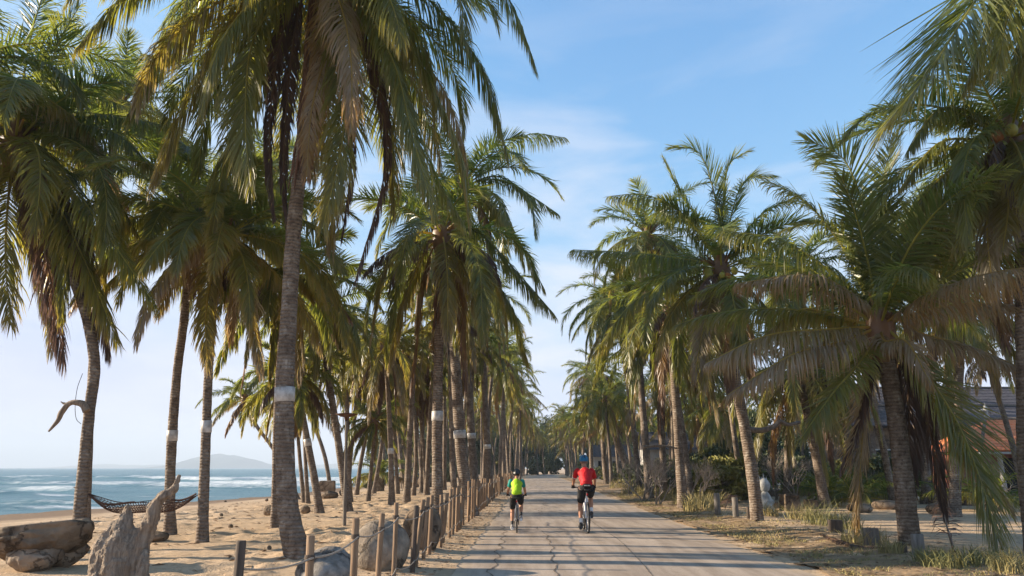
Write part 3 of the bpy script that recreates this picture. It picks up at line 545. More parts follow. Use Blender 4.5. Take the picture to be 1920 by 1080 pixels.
palm('thin palm leaning right behind the lamp post', [(651, 935), (657, 860), (664, 790), (672, 730), (684, 680)], (9, 7), L=3.1, near=1, seed=31, group=G2, ageadd=.14)
palm('short slim palm with a small round crown in open sky', [(690, 938), (697, 870), (701, 825), (702, 790)], (8, 6), n=18, L=2.5, near=1, seed=32, group=G2, skirt=2, lo=-45)
palm('young stemless palm with arching fronds low on the sand', [(713, 922), (712, 905), (712, 892)], (16, 14), n=14, L=3., near=1, seed=33, group=G2, skirt=1, lo=0, hi=80, dr=.9, flare=1.1)
palm('upright palm with a narrow pale band right of the young stemless palm', [(735, 944), (733, 860), (730, 780), (726, 710), (722, 650)], (11, 8), L=3.4, near=1, seed=34, band=847, group=G2, ageadd=.14)
palm('slim palm standing close behind the one with the pale band', [(746, 928), (742, 860), (738, 800), (735, 720)], (8, 6), L=3.2, near=0, var=0, seed=35, group=G2)
palm('palm of the beach grove with a dark crown, left one of a close pair', [(791, 925), (791, 850), (792, 780), (790, 690)], (9, 7), L=3.5, near=1, seed=36, group=G2)
palm('palm of the beach grove, right one of a close pair', [(798, 925), (795, 850), (790, 790), (784, 720)], (8, 6), L=3.4, near=1, seed=37, group=G2, ageadd=.14)
palm('palm with a curved trunk arching over the far boulders', [(790, 908), (772, 885), (762, 860), (757, 830)], (7, 5), L=3., n=14, near=1, seed=38, group=G2, skirt=1)
palm('palm whose trunk hides behind the tallest trunk, crown filling the gap above the beach', [(548, 948), (545, 850), (546, 700), (540, 560), (520, 420), (505, 330)], (14, 10), n=28, L=4, near=1, seed=61, group=G2, skirt=4, dr=1.1)
palm('tall palm behind the leftmost one, crown high against the sky', [(163, 968), (166, 850), (172, 700), (185, 500), (205, 330), (225, 200)], (15, 11), n=28, L=4.4, near=1, seed=62, group=G2, skirt=2, Y=25, lo=-30)
palm('palm just outside the left edge with fronds entering the picture', [(-190, 1040), (-180, 850), (-160, 600), (-120, 350), (-90, 130)], (28, 22), n=22, L=4.4, near=1, seed=63, group=G2, skirt=0, Y=14, lo=-20)
for i_, (tr_, lab_) in enumerate([([(622, 930), (610, 860), (590, 800), (570, 760), (548, 725)], 'thin beach palm curving strongly left behind the square stone block'), ([(668, 930), (676, 870), (690, 800), (700, 740), (712, 690)], 'thin beach palm leaning right, left of the short slim palm'), ([(760, 918), (752, 860), (748, 800), (752, 730), (760, 680)], 'thin pale palm standing just before the far boulders'), ([(700, 925), (712, 860), (722, 800), (748, 740)], 'slender palm leaning right above the young stemless palm'), ([(775, 930), (780, 860), (778, 790), (770, 720), (758, 660)], 'slender bowed palm left of the close pair')]):
    palm(lab_, tr_, (8, 6), n=20, L=3., near=1, seed=70+i_, group=G2, skirt=4, skirtL=2, ageadd=.06*(i_ % 3))
# grove behind, both rows: placed by distance along the road
def rowpalm(s, y, h, lean, grp, lab, var, L=4.4, r=.15, near=0):
    x = s+.03*y; rg = np.random.default_rng(int(y*10+abs(s)*100)); g = Vector((x, y, gz(x, y))); root = empty('coconut_palm', g, lab, 'palm tree', grp)
    l2 = rg.uniform(-.5, .5); P = [Vector((0, 0, -.1)), Vector((lean*.2, l2*.1, h*.33)), Vector((lean*.6, l2*.5, h*.7)), Vector((lean, l2, h))]
    mb, q, d, _ = trunk_mesh(P, r, r*.7, near, rg); mb.build('trunk', M['bark'], root); cm, sk = variant(var, True); sc = L/4.3
    for nm, me in (('crown', cm), ('dead_frond_skirt', sk))[:1 if rg.random() < .45 else 2]:
        o = bpy.data.objects.new(nm, me); col.objects.link(o); o.parent = root; o.location = P[-1]; o.rotation_euler = (rg.normal(0, .08), rg.normal(0, .08), rg.uniform(0, 6.28)); o.scale = (sc, sc, sc*rg.uniform(.95, 1.1))
rg0 = np.random.default_rng(3)
for s, y0, y1, st, lab, grp in ((-2.6, 50, 150, 6.5, 'far coconut palm of the row left of the road', 'far palms left of the road'), (-6.5, 34, 150, 8, 'far coconut palm of the second row left of the road', 'far palms of the second row on the left'), (-11, 62, 160, 10, 'far coconut palm standing on the sand of the left grove', 'far palms on the sand of the left grove'), (-17, 80, 170, 12, 'far coconut palm near the shore', 'far palms near the shore')):
    y = y0
    while y < y1:
        rowpalm(s+rg0.uniform(-1, 1), y, rg0.uniform(8.5, 11.5) if s > -7 else rg0.uniform(8, 11), rg0.uniform(-2.2, 1.4), grp, lab, int(rg0.integers(0, 8)), rg0.uniform(3.3, 4.3)); y += st*rg0.uniform(.7, 1.3)
# ------------------------------------------------------------------ palms, right side
palm('low broad palm nearest on the right, its fronds brushing the ground',
     [(1706, 1022), (1700, 960), (1690, 860), (1678, 770), (1664, 690), (1650, 612)], (36, 30), n=13, L=4.0, near=2, seed=41, group=G3, lo=10, hi=84, skirt=0, dr=.65, flare=1.1,
     keys=[([(1645, 500), (1615, 376), (1578, 293), (1508, 262)], 0, .02, .12, .9), ([(1652, 480), (1655, 350), (1676, 255)], .4, .05, .15), ([(1670, 589), (1745, 478), (1832, 404), (1925, 335)], -.6, .28, .1, -.5), ([(1707, 590), (1809, 570), (1950, 575)], -.8, .50, .85),
           ([(1625, 560), (1578, 460), (1508, 376), (1440, 340)], .6, .1, .4), ([(1615, 565), (1522, 515), (1380, 532)], -.6, .52, .9), ([(1600, 545), (1476, 455), (1358, 432)], .8, .08, .8), ([(1564, 617), (1440, 628), (1325, 680)], -1.0, .42, .9), ([(1578, 640), (1485, 665), (1365, 740)], -1.4, .48, .8),
           ([(1620, 670), (1561, 738), (1500, 825)], -1.5, .16, .6), ([(1634, 693), (1602, 803), (1575, 880)], .2, .9, 1), ([(1632, 690), (1615, 840), (1608, 990)], .4, .5, .45, .2, 1.2), ([(1690, 640), (1785, 774), (1838, 900), (1870, 1010)], -1.6, .14, .5, 0, 1.35), ([(1690, 600), (1726, 625), (1832, 654), (1935, 700)], -.4, .5, .95),
           ([(1690, 660), (1705, 780), (1695, 960)], .5, .93, 1), ([(1700, 670), (1740, 790), (1770, 960)], .3, .88, 1), ([(1720, 700), (1800, 830), (1900, 960)], .2, .35, .5), ([(1660, 640), (1700, 640), (1745, 720)], -1.6, .5, .8), ([(1700, 520), (1790, 470), (1880, 480)], .8, .1, .5), ([(1590, 600), (1500, 580), (1420, 640)], 1.2, .3, .8), ([(1680, 480), (1720, 370), (1790, 330)], 1.2, .05, .2), ([(1610, 480), (1540, 420), (1470, 430)], 1.4, .1, .4)])
palm('palm with ripe orange and green coconuts, lit trunk leaning left by the verge',
     [(1420, 976), (1412, 900), (1396, 800), (1377, 700), (1364, 600), (1352, 506)], (23, 17), n=18, L=4.2, near=2, seed=42, group=G3, lo=-55, hi=70, skirt=2, nuts=7, flare=1.15,
     keys=[([(1351, 440), (1338, 359), (1311, 285), (1262, 275)], 0, .02, .2), ([(1355, 424), (1364, 315), (1402, 284)], 0, .05, .15), ([(1333, 467), (1281, 402), (1211, 365), (1142, 368)], -.4, .05, .9), ([(1307, 490), (1200, 475), (1074, 468)], 0, .05, .85), ([(1298, 520), (1194, 560), (1115, 660)], -.5, .15, .8),
           ([(1340, 540), (1320, 610), (1300, 720)], -1.2, .45, .6), ([(1345, 540), (1333, 620), (1316, 730)], -1.4, .3, .6), ([(1375, 467), (1430, 400), (1500, 366)], 0, .04, .5), ([(1380, 470), (1440, 450), (1508, 530)], -.8, .1, .9), ([(1330, 440), (1280, 370), (1245, 300)], .6, .05, .3), ([(1365, 430), (1395, 340), (1450, 330)], .8, .03, .3)])
palm('palm with straight grey trunk just left of the coconut-bearing palm', [(1281, 953), (1274, 860), (1267, 750), (1260, 660), (1254, 575)], (18, 13), n=23, L=4.1, near=1, seed=43, group=G3, skirt=6)
palm('palm with grey trunk and dark crown, third from the right along the verge', [(1218, 936), (1211, 840), (1203, 740), (1197, 650), (1192, 570)], (15, 11), n=24, L=4.1, near=1, seed=44, group=G3, skirt=7)
palm('palm wrapped in reddish hanging fibre between two grey trunks', [(1245, 932), (1243, 860), (1239, 770), (1234, 690), (1230, 640)], (13, 10), n=24, L=4.2, near=1, seed=45, group=G3, skirt=4, fibre=4.2)
palm('short palm leaning left over the road edge with arching fronds', [(1187, 905), (1172, 865), (1158, 828), (1150, 795)], (16, 13), n=18, L=4.6, near=1, seed=46, group=G3, skirt=2, lo=-20, dr=.9,
     keys=[([(1110, 800), (1070, 815), (1040, 860)], -1, .3, .7)])
palm('palm with slim grey trunk behind the red-shirted cyclist', [(1137, 908), (1132, 850), (1128, 780), (1124, 700)], (10, 8), L=4.3, near=1, seed=47, group=G3)
palm('slim palm in the shade further back on the right verge', [(1110, 900), (1108, 840), (1105, 760), (1102, 700)], (8, 7), L=4.3, near=1, seed=48, group=G3, ageadd=.05)
palm('leaning grey palm over the yard behind the stone blocks', [(1548, 952), (1535, 880), (1520, 810), (1508, 750), (1500, 690)], (19, 13), n=26, L=4.4, near=1, seed=49, group=G3, skirt=6, ageadd=.08)
palm('palm with pale trunk in the yard behind the wooden posts', [(1325, 915), (1322, 860), (1320, 800), (1316, 740)], (10, 8), n=20, L=4., near=1, seed=50, group=G3, ageadd=.14)
palm('palm with yellowing fronds in the middle of the yard', [(1640, 915), (1636, 850), (1630, 780), (1624, 700), (1620, 640)], (15, 11), L=4.6, near=1, seed=51, group=G3, ageadd=.14)
palm('tall palm bearing small orange nuts, crown high at the right edge', [(1945, 1040), (1928, 900), (1922, 700), (1918, 500), (1912, 400), (1893, 262)], (34, 25), n=30, L=4.4, near=2, seed=52, group=G3, lo=-50, hi=75, skirt=3, nuts=6,
     keys=[([(1830, 215), (1760, 205), (1700, 285)], -.6, .1, .85), ([(1840, 262), (1760, 268), (1690, 350)], 0, .12, .8), ([(1880, 290), (1830, 380), (1790, 470)], -.8, .2, .7), ([(1895, 310), (1890, 400), (1880, 470)], -1.4, .35, .6), ([(1890, 180), (1870, 90), (1850, -10)], 0, .05, .2), ([(1850, 230), (1760, 150), (1690, 160)], .8, .05, .6)])
palm('overhanging palm whose long frond droops into the top right corner', [(2150, 1200), (2130, 900), (2110, 500), (2080, 100), (2020, -190)], (60, 34), n=8, L=3.6, near=2, seed=53, group=G3, lo=30, hi=80, skirt=0, Y=10.0,
     keys=[([(1930, -130), (1830, 0), (1745, 130), (1668, 225)], -.5, .08, .35, 0, 1.75), ([(1960, -100), (1900, 0), (1870, 120)], -1.0, .1, .7, .3, 1.4), ([(1990, -60), (1950, 60), (1925, 190)], .2, .2, .8, 0, 1.4), ([(1960, -150), (1900, -60), (1850, 60), (1810, 160)], .3, .12, .75, 0, 1.4), ([(1970, -90), (1930, 40), (1900, 150)], .8, .1, .7, .5, 1.4)])
palm('palm standing behind the low broad palm near the tiled roof', [(1790, 985), (1792, 880), (1796, 760), (1800, 640), (1800, 560)], (20, 15), n=26, L=4.3, near=1, seed=54, group=G3, skirt=6, ageadd=.08, Y=24)
palm('palm behind the coconut-bearing one, crown showing to its left against the sky', [(1296, 938), (1285, 850), (1265, 720), (1240, 580), (1215, 440)], (14, 10), n=30, L=4.2, near=1, seed=91, group=G3, skirt=4)
palm('palm over the road edge whose crown tops the right row against the sky', [(1200, 925), (1192, 840), (1180, 740), (1165, 640), (1150, 560)], (11, 8), n=28, L=4.2, near=1, seed=92, group=G3, skirt=4)
palm('palm of the yard with crown filling the gap left of the low broad palm', [(1475, 940), (1478, 850), (1482, 720), (1490, 600), (1500, 500)], (15, 11), n=32, L=4.4, near=1, seed=93, group=G3, skirt=5)
palm('bushy palm behind the low broad palm, crown right of its upright fronds', [(1735, 945), (1738, 850), (1745, 700), (1760, 580), (1770, 480)], (16, 12), n=32, L=4.4, near=1, seed=94, group=G3, skirt=5, ageadd=.06)
palm('palm in the yard with hanging fronds just left of the dark roof', [(1590, 935), (1588, 850), (1585, 740), (1580, 640)], (14, 10), n=28, L=4., near=1, seed=95, group=G3, skirt=5, ageadd=.1)
for s, y0, y1, st, lab, grp in ((6.3, 62, 150, 7, 'far coconut palm of the row right of the road', 'far palms right of the road'), (9.5, 36, 140, 8, 'far coconut palm of the second row right of the road', 'far palms of the second row on the right'), (14, 30, 120, 11, 'far coconut palm in the yard on the right', 'far palms in the yard'), (24, 36, 110, 12, 'far coconut palm at the back of the yard', 'far palms at the back of the yard')):
    y = y0
    while y < y1:
        rowpalm(s+rg0.uniform(-1, 1), y, rg0.uniform(6.5, 9.5) if s < 12 else rg0.uniform(5, 8), rg0.uniform(-1.2, .6), grp, lab, int(rg0.integers(0, 8)), rg0.uniform(3.3, 4.3)); y += st*rg0.uniform(.7, 1.3)

for i_, (s_, y_) in enumerate([(-3.5, 148), (-1.5, 154), (.8, 157), (2.2, 160), (9.5, 150), (11.5, 146), (8.5, 156), (5, 176), (7.5, 172)]): rowpalm(s_, y_, rg0.uniform(7, 10), rg0.uniform(-1, 1), 'far palms across the end of the road', 'far coconut palm standing across the end of the road', i_ % 8, 4.2)
# ------------------------------------------------------------------ rope fence along the sand
def fence_x(y): return -1.74+.0235*y
ft = [5.0, 6.1, 7.6, 8.8, 9.9, 11., 11.75, 12.6, 13.4, 14.4, 15.3, 16.3, 17.2, 18.]
y = 18.; 
while y < 30: y += .5; ft.append(y)
while y < 75: y += .8; ft.append(y)
fr = empty('rope_fence', (fence_x(12), 12, gz(fence_x(12), 12)), 'long fence of round timber posts joined by two sagging ropes beside the road', 'fence'); fo_ = Vector(fr.location)
rg = np.random.default_rng(77); tops = []; mids = []
lean = {0: (0, 0), 3: (.02, 0), 5: (.035, 0), 6: (.10, .02), 7: (.06, 0), 8: (.03, 0)}
for i, y in enumerate(ft):
    x = fence_x(y)+rg.normal(0, .03); 
    if i in (0,): x = -1.78
    g = Vector((x, y, gz(x, y)-.1)); h = .1+(rg.uniform(.94, 1.06) if i < 16 else rg.uniform(.85, 1.15)); r = .034+rg.uniform(-.004, .004)
    l = lean.get(i, (rg.normal(.01, .02), rg.normal(0, .015))); tp = g+Vector((l[0], l[1], h)); mb = MB()
    mb.tube([g-fo_, g*.5+tp*.5-fo_+Vector((rg.normal(0, .004), 0, 0)), tp-fo_-Vector((0, 0, .01)), tp-fo_], [r*1.05, r, r, r*.85], 12, True, wob=.04)
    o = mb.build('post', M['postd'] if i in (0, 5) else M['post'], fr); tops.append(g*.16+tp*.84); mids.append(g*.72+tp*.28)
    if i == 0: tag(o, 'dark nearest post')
def ropeb(A, name, sag, r=.011):
    mb = MB(); pts = []
    for a, b in zip(A[:-1], A[1:]):
        for k in range(6):
            t = k/6; p = a*(1-t)+b*t; p.z -= sag*4*t*(1-t)*(b-a).length; p.x += .034; pts.append(p-fo_)
    pts.append(A[-1]-fo_); mb.tube(pts, r, 6); mb.build(name, M['rope'], fr)
ropeb(tops[:24], 'rope', .03, .008); ropeb(mids[2:24], 'rope', .05, .007); ropeb(tops[24:], 'rope', .02); ropeb(mids[24:], 'rope', .03)
for i in range(1, 20):   # rope lashings
    mb = MB(); c = tops[i]-fo_; mb.tube([c-Vector((0, 0, .022)), c, c+Vector((0, 0, .022))], [.04, .043, .04], 12, False); mb.build('lashing', M['postd'], fr)

# ------------------------------------------------------------------ boulders
def rock(label, px, py, w, h, m, Y=None, seed=1, nz=.16, sy=1., sink=.25, cat='boulder', group=None, name='boulder', flat=None, rot=0, sub=40):
    g = ground(px, py) if Y is None else at(px, py, Y)
    if Y is not None and cat == 'boulder': g.z = gz(g.x, g.y)
    k = g.y/(F*1.05); W = w*k/2; Hh = h*k; mb = MB(); sz = Hh/(2-sink)*1.0
    mb.ball((0, 0, sz*(1-sink)), 1, sub, (W, W*sy, sz*1.02), nz, seed, flat); o = mb.build(name, m); o.location = g; o.rotation_euler.z = rot
    tag(o, label, cat, group); return o
rock('pointed grey granite boulder nearest, at the foot of the tallest palm', 612, 1106, 112, 70, M['granite'], seed=3, nz=.12, sink=.5)
rock('large rounded granite boulder behind the fence posts', 712, 1066, 108, 84, M['granitew'], seed=5, nz=.09, sink=.35)
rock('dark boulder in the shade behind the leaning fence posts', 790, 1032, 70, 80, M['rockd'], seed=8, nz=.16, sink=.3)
rock('small boulder at the foot of the leaning banded palm', 851, 990, 34, 46, M['granitew'], seed=9, nz=.15)
rock('low brown rock lying behind the thin beach palm', 508, 966, 30, 18, M['rockd'], seed=12, nz=.2)
rock('small brown rock right of the tallest palm on the sand', 572, 962, 18, 12, M['rockd'], seed=14, nz=.2)
rock('big smooth pale boulder far on the beach, right of the stemless palm', 757, 916, 44, 28, M['granitew'], seed=15, nz=.1, sy=1)
rock('round boulder far on the beach between palm trunks', 775, 914, 34, 27, M['granitew'], seed=16, nz=.12)
rock('dark boulder far on the beach, right end of the pile', 806, 913, 40, 24, M['rockd'], seed=17, nz=.15)
rock('low boulder behind the fence under the leaning palms', 905, 948, 26, 20, M['granitew'], seed=18, nz=.12)
rock('flat stone lying at the base of the beach palm behind the driftwood', 292, 1015, 46, 18, M['rockd'], seed=19, nz=.15)
for i, (x, y, s) in enumerate([(470, 925, 7), (415, 968, 7), (432, 990, 9), (422, 942, 5), (500, 940, 6), (668, 965, 6), (262, 1004, 8), (505, 1030, 8)]):
    rock('small loose stone lying on the open sand', x, y, s, s*.8, M['rockd'], seed=30+i, nz=.2, cat='stone', group='small stones on the sand', name='stone', sub=8)
# rock table: slab on two foot stones
r1 = rock('rounded foot stone carrying the left part of the flat slab', 60, 1068, 88, 46, M['rock'], seed=41, nz=.24, sink=.15, sy=.8)
r2 = rock('rounded foot stone carrying the right part of the flat slab', 112, 1060, 76, 46, M['rock'], seed=42, nz=.24, sink=.15, sy=.9)
g = ground(84, 1064); kk = g.y/(F*1.05); mb = MB(); mb.ball((0, 0, 0), 1, 60, (82*kk, 70*kk, 42*kk), .24, 47, .62); o = mb.build('slab_rock', M['rockd'])
o.location = (at(74, 1000, g.y)); o.location.z = float(at(74, 1008, g.y).z); o.rotation_euler = (0, -.10, 0); tag(o, 'big flat-topped brown slab resting on two rounded stones by the palm', 'rock')
# block on a block further off
b1 = rock('low dark stone under the square orange block', 617, 935, 34, 14, M['rockd'], seed=51, nz=.15, sink=.2, cat='stone', name='stone', Y=None)
gb = ground(612, 934); mb = MB(); kb = gb.y/(F*1.05); mb.ball((0, 0, 0), 1, 16, (.01, .01, .01)); mb = MB(); mb.box((0, 0, 0), (30*kb, 26*kb, 20*kb), .1, .93)
o = mb.build('stone_block', M['rooft'] if False else M['rock'], smooth=False); bv = o.modifiers.new('b', 'BEVEL'); bv.width = .06; bv.segments = 3; o.location = (gb.x, gb.y, gb.z+13*kb+9*kb); tag(o, 'square warm-brown stone block standing on a low stone', 'stone block')
rock('small dark jagged rock right of the square stone block', 648, 930, 22, 14, M['rockd'], seed=54, nz=.25)

# ------------------------------------------------------------------ driftwood with a horn
Yd = 9.6; base = at(225, 1150, Yd); base.z = gz(base.x, base.y); mb = MB(); kd = Yd/(F*1.05)
def chain(pts, dy=0, n=14):
    P = [at(x, y, Yd+d)-base for x, y, r, d in pts]; rr = [r*kd*.76 for *_, r, d in pts]
    Q = bez(P); q = np.linspace(0, len(pts)-1, len(Q)); mb.tube(Q, np.interp(q, range(len(pts)), rr), n)
chain([(336, 888, 5, 0), (331, 903, 9, 0), (322, 920, 11, 0), (304, 934, 14, 0), (292, 950, 17, 0), (284, 972, 17, 0), (272, 1000, 19, 0), (262, 1040, 24, 0), (252, 1090, 30, 0), (240, 1150, 38, 0)])
chain([(237, 948, 5, .05), (236, 962, 12, .05), (232, 985, 26, .05), (226, 1020, 42, .05), (222, 1070, 54, .05), (218, 1150, 62, .05)])
chain([(222, 972, 7, .03), (214, 990, 16, .03), (206, 1020, 30, .03), (204, 1070, 42, .03), (204, 1150, 50, .03)])
chain([(203, 995, 8, 0), (196, 1010, 16, 0), (190, 1035, 24, -.02), (192, 1085, 32, -.05), (184, 1150, 42, -.05)])
chain([(170, 1036, 5, 0), (180, 1040, 12, 0), (192, 1060, 22, 0), (200, 1100, 30, 0)])
chain([(256, 990, 8, .02), (252, 1010, 18, .02), (248, 1040, 26, 0), (244, 1100, 34, 0)])
chain([(276, 1030, 6, -.1), (268, 1050, 12, -.15), (266, 1080, 16, -.18), (272, 1150, 24, -.2)])
dw = fuse('driftwood_stump', mb, M['drift'], None, .011, 10, .04, .06); dw.location = base; tag(dw, 'weathered grey driftwood stump rising to a curved horn on the sand', 'driftwood')

# driftwood branch hung on the leftmost palm
Yb = ground(148, 1030).y-.22; B = at(160, 760, Yb); mb = MB()
P = [at(x, y, Yb) for x, y in ((163, 771), (156, 759), (142, 754), (128, 758), (117, 771), (110, 786), (100, 799), (91, 809))]; mb.tube(bez([p-B for p in P]), np.interp(np.linspace(0, 1, 43), [0, .15, .35, .6, 1], [.075, .07, .05, .055, .018]), 10, True, wob=.12)
mb.tube([at(128, 758, Yb)-B, at(118, 756, Yb)-B, at(114, 753, Yb)-B], [.03, .02, .008], 6)
o = mb.build('driftwood_branch', M['drift']); o.location = B; tag(o, 'curved grey driftwood branch hung high on the leftmost palm trunk', 'driftwood')
mb = MB(); mb.tube(bez([at(x, y, Yb+.1)-B for x, y in ((155, 700), (145, 728), (141, 760), (143, 785), (152, 795))]), .006, 5); mb.build('hanging_wire', M['dark'], o)

# ------------------------------------------------------------------ hammock between two beach palms
hA = at(163, 925, ground(148, 1030).y+.05); hB = at(370, 929, ground(380, 1016).y); hm = empty('hammock', tuple(hA*.5+hB*.5), 'brown net hammock slung between two beach palms behind the driftwood', 'hammock'); ho = Vector(hm.location)
def hp(u, v):
    p = hA*(1-u)+hB*u; s = 1-(2*u-1)**2; p = p-Vector((0, 0, .42*s*(1+.15*math.sin(u*9)))); wv = .34*min(1, s*1.3)
    return p+Vector((0, 1, 0))*v*wv+Vector((0, 0, .22*v*v*s))-ho
mb = MB(); NU, NV = 44, 13
for j in range(NV):
    mb.tube([hp(i/NU, -1+2*j/(NV-1)) for i in range(NU+1)], .009 if j in (0, NV-1) else .006, 4)
for i in range(4, NU-3):
    mb.tube([hp(i/NU+(.5/NU if j % 2 else 0), -1+2*j/(NV-1)) for j in range(NV)], .0065, 4)
mb.build('net', M['net'], hm)
mb = MB(); mb.tube([hp(0, 0), (hp(0, 0)+Vector((-.28, 0, .12)))], .012, 6); mb.tube([hp(1, 0), hp(1, 0)+Vector((.25, 0, .12))], .012, 6); mb.build('rope', M['rope'], hm)
mb = MB(); mb.tube([hp(i/10*.3+.68, 1) +Vector((0,0,.05)) for i in range(11)], .02, 5); mb.tube([hp(i/10*.45+.05, -1) for i in range(11)], .022, 5); mb.build('edge_cord', M['net'], hm)

# ------------------------------------------------------------------ lamp post with a saucer shade
g = ground(646, 985); lp = empty('lamp_post', g, 'slim grey lamp post on the sand topped by a wide shallow saucer shade', 'lamp post'); tz = at(650, 780, g.y)-g
mb = MB(); mb.tube([(0, 0, -.1), (tz.x*.5, 0, tz.z*.5), (tz.x, 0, tz.z)], [.05, .042, .034], 12); mb.build('pole', M['postg'], lp)
mb = MB(); mb.lathe((tz.x, 0, tz.z), [(.05, -.12), (.07, -.03), (.16, -.02), (.30, .045), (.305, .055), (.1, .085), (.001, .1)], 24); mb.build('lamp_shade', M['net'], lp)
mb = MB(); mb.lathe((tz.x, 0, tz.z-.1), [(.001, -.06), (.035, -.05), (.045, 0), (.04, .06)], 12); mb.build('bulb_housing', M['dark'], lp)

# ------------------------------------------------------------------ cyclists
def flat(name, c, rough=.6, c2=None, spec=.3, bs=.15, metal=0): return basic(name, c, c2 or tuple(x*1.15 for x in c), 9, rough, bs, .004, spec=spec, metal=metal)
skin = flat('skin', (.40, .20, .12), .55); blk = flat('black_cloth', (.012, .012, .014), .8); rub = flat('tyre_rubber', (.015, .015, .015), .8); silver = flat('bare_metal', (.45, .45, .47), .35, metal=.8); white = flat('white_sock', (.7, .7, .68), .8)
whp = flat('white_frame_paint', (.62, .64, .68), .35); blkp = flat('black_parts', (.02, .02, .022), .4, spec=.5); grey = flat('grey_frame_paint', (.16, .17, .2), .35, spec=.5)
def bicycle(g, S, label, fm, wr=.345):
    bk = empty('bicycle', g, label, 'bicycle'); V = lambda *a: Vector(a)*S
    for nm, y in (('rear_wheel', 0), ('front_wheel', 1.04)):
        mb = MB(); c = V(0, y, wr); ring = [c+V(0, math.cos(t)*wr*.96, math.sin(t)*wr*.96) for t in np.linspace(0, 2*math.pi, 41)]; mb.tube(ring, .021*S, 8, False); wh = mb.build(nm, rub, bk)
        mb = MB(); ring = [c+V(0, math.cos(t)*wr*.89, math.sin(t)*wr*.89) for t in np.linspace(0, 2*math.pi, 41)]; mb.tube(ring, .010*S, 6, False); mb.build('rim', silver, wh)
        mb = MB()
        for k in range(28):
            a = k*2*math.pi/28; mb.tube([c+V(.022*(-1)**k, 0, 0), c+V(0, math.cos(a)*wr*.89, math.sin(a)*wr*.89)], .0016*S, 4, False)
        mb.tube([c-V(.045, 0, 0), c+V(.045, 0, 0)], .018*S, 8); mb.build('spokes', silver, wh)
    BB, ST_, HT, HB = V(0, .42, .29), V(0, .25, .82), V(0, .83, .86), V(0, .87, .72)
    mb = MB(); mb.tube([BB, ST_], .017*S, 10); mb.tube([ST_-V(0, 0, .02), HT], .018*S, 10); mb.tube([BB, HB], .021*S, 10); mb.tube([HB, HT], .022*S, 10)
    for sx in (-.055, .055):
        mb.tube([BB+V(sx*.5, 0, 0), V(sx, 0, wr)], .010*S, 8); mb.tube([ST_+V(sx*.3, 0, -.05), V(sx, .02, wr)], .009*S, 8)
    mb.build('frame', fm, bk)
    mb = MB()
    for sx in (-.055, .055): mb.tube([HB+V(sx, 0, -.02), V(sx, 1.04, wr)], .013*S, 8)
    mb.tube([HB+V(-.055, 0, -.02), HB+V(.055, 0, -.02)], .018*S, 8); mb.build('fork', fm, bk)
    mb = MB(); mb.tube([ST_, V(0, .21, .94)], .014*S, 8); mb.build('seat_post', silver, bk)
    mb = MB(); mb.ball(V(0, .14, .965), S, 10, (.075, .07, .03)); mb.ball(V(0, .26, .965), S, 10, (.032, .12, .022)); mb.build('saddle', blkp, bk)
    HBc = V(0, .86, .99); mb = MB(); mb.tube([HT, HBc], .016*S, 8); mb.tube(bez([HBc+V(-.30, -.03, .01), HBc+V(-.15, 0, .01), HBc, HBc+V(.15, 0, .01), HBc+V(.30, -.03, .01)]), .013*S, 8); hb = mb.build('handlebar', blkp, bk)
    for sx in (-1, 1):
        mb = MB(); mb.tube([HBc+V(.21*sx, -.012, .01), HBc+V(.305*sx, -.032, .01)], .019*S, 10); mb.build('grip', rub, hb)
        mb = MB(); mb.tube([HBc+V(.19*sx, 0, 0), HBc+V(.20*sx, .06, -.02), HBc+V(.27*sx, .07, -.03)], .006*S, 5); mb.build('brake_lever', silver, hb)
    mb = MB(); mb.lathe((0, 0, 0), [(.001, -.004), (.1*S, -.003), (.1*S, .003), (.001, .004)], 28); cr = mb.build('chainring', silver, bk); cr.rotation_euler = (0, R(90), 0); cr.location = BB+V(.05, 0, 0)
    mb = MB()
    for sx, dz in ((-1, -.165), (1, .165)):
        mb.tube([BB, BB+V(.06*sx, 0, 0), BB+V(.075*sx, .0, dz)], .011*S, 8)
        mb.box(BB+V(.12*sx, 0, dz), (.09*S, .08*S, .02*S))
    mb.build('crankset', blkp, bk)
    mb = MB(); mb.tube([V(.05, 0, wr+.03), BB+V(.05, 0, .09)], .005*S, 4); mb.tube([V(.05, 0, wr-.03), BB+V(.05, 0, -.09)], .005*S, 4); mb.tube([V(.045, -.01, wr-.03), V(.05, .03, wr-.12)], .014*S, 6); mb.tube([V(.025, 0, wr), V(.05, 0, wr)], [.045*S, .03*S], 16); mb.build('chain_and_gears', blkp, bk)
    mb = MB(); mb.box(V(0, -.005, .86), (.035*S, .02*S, .045*S)); mb.build('rear_light', flat('red_lens', (.3, .01, .01), .3), bk)
    return bk
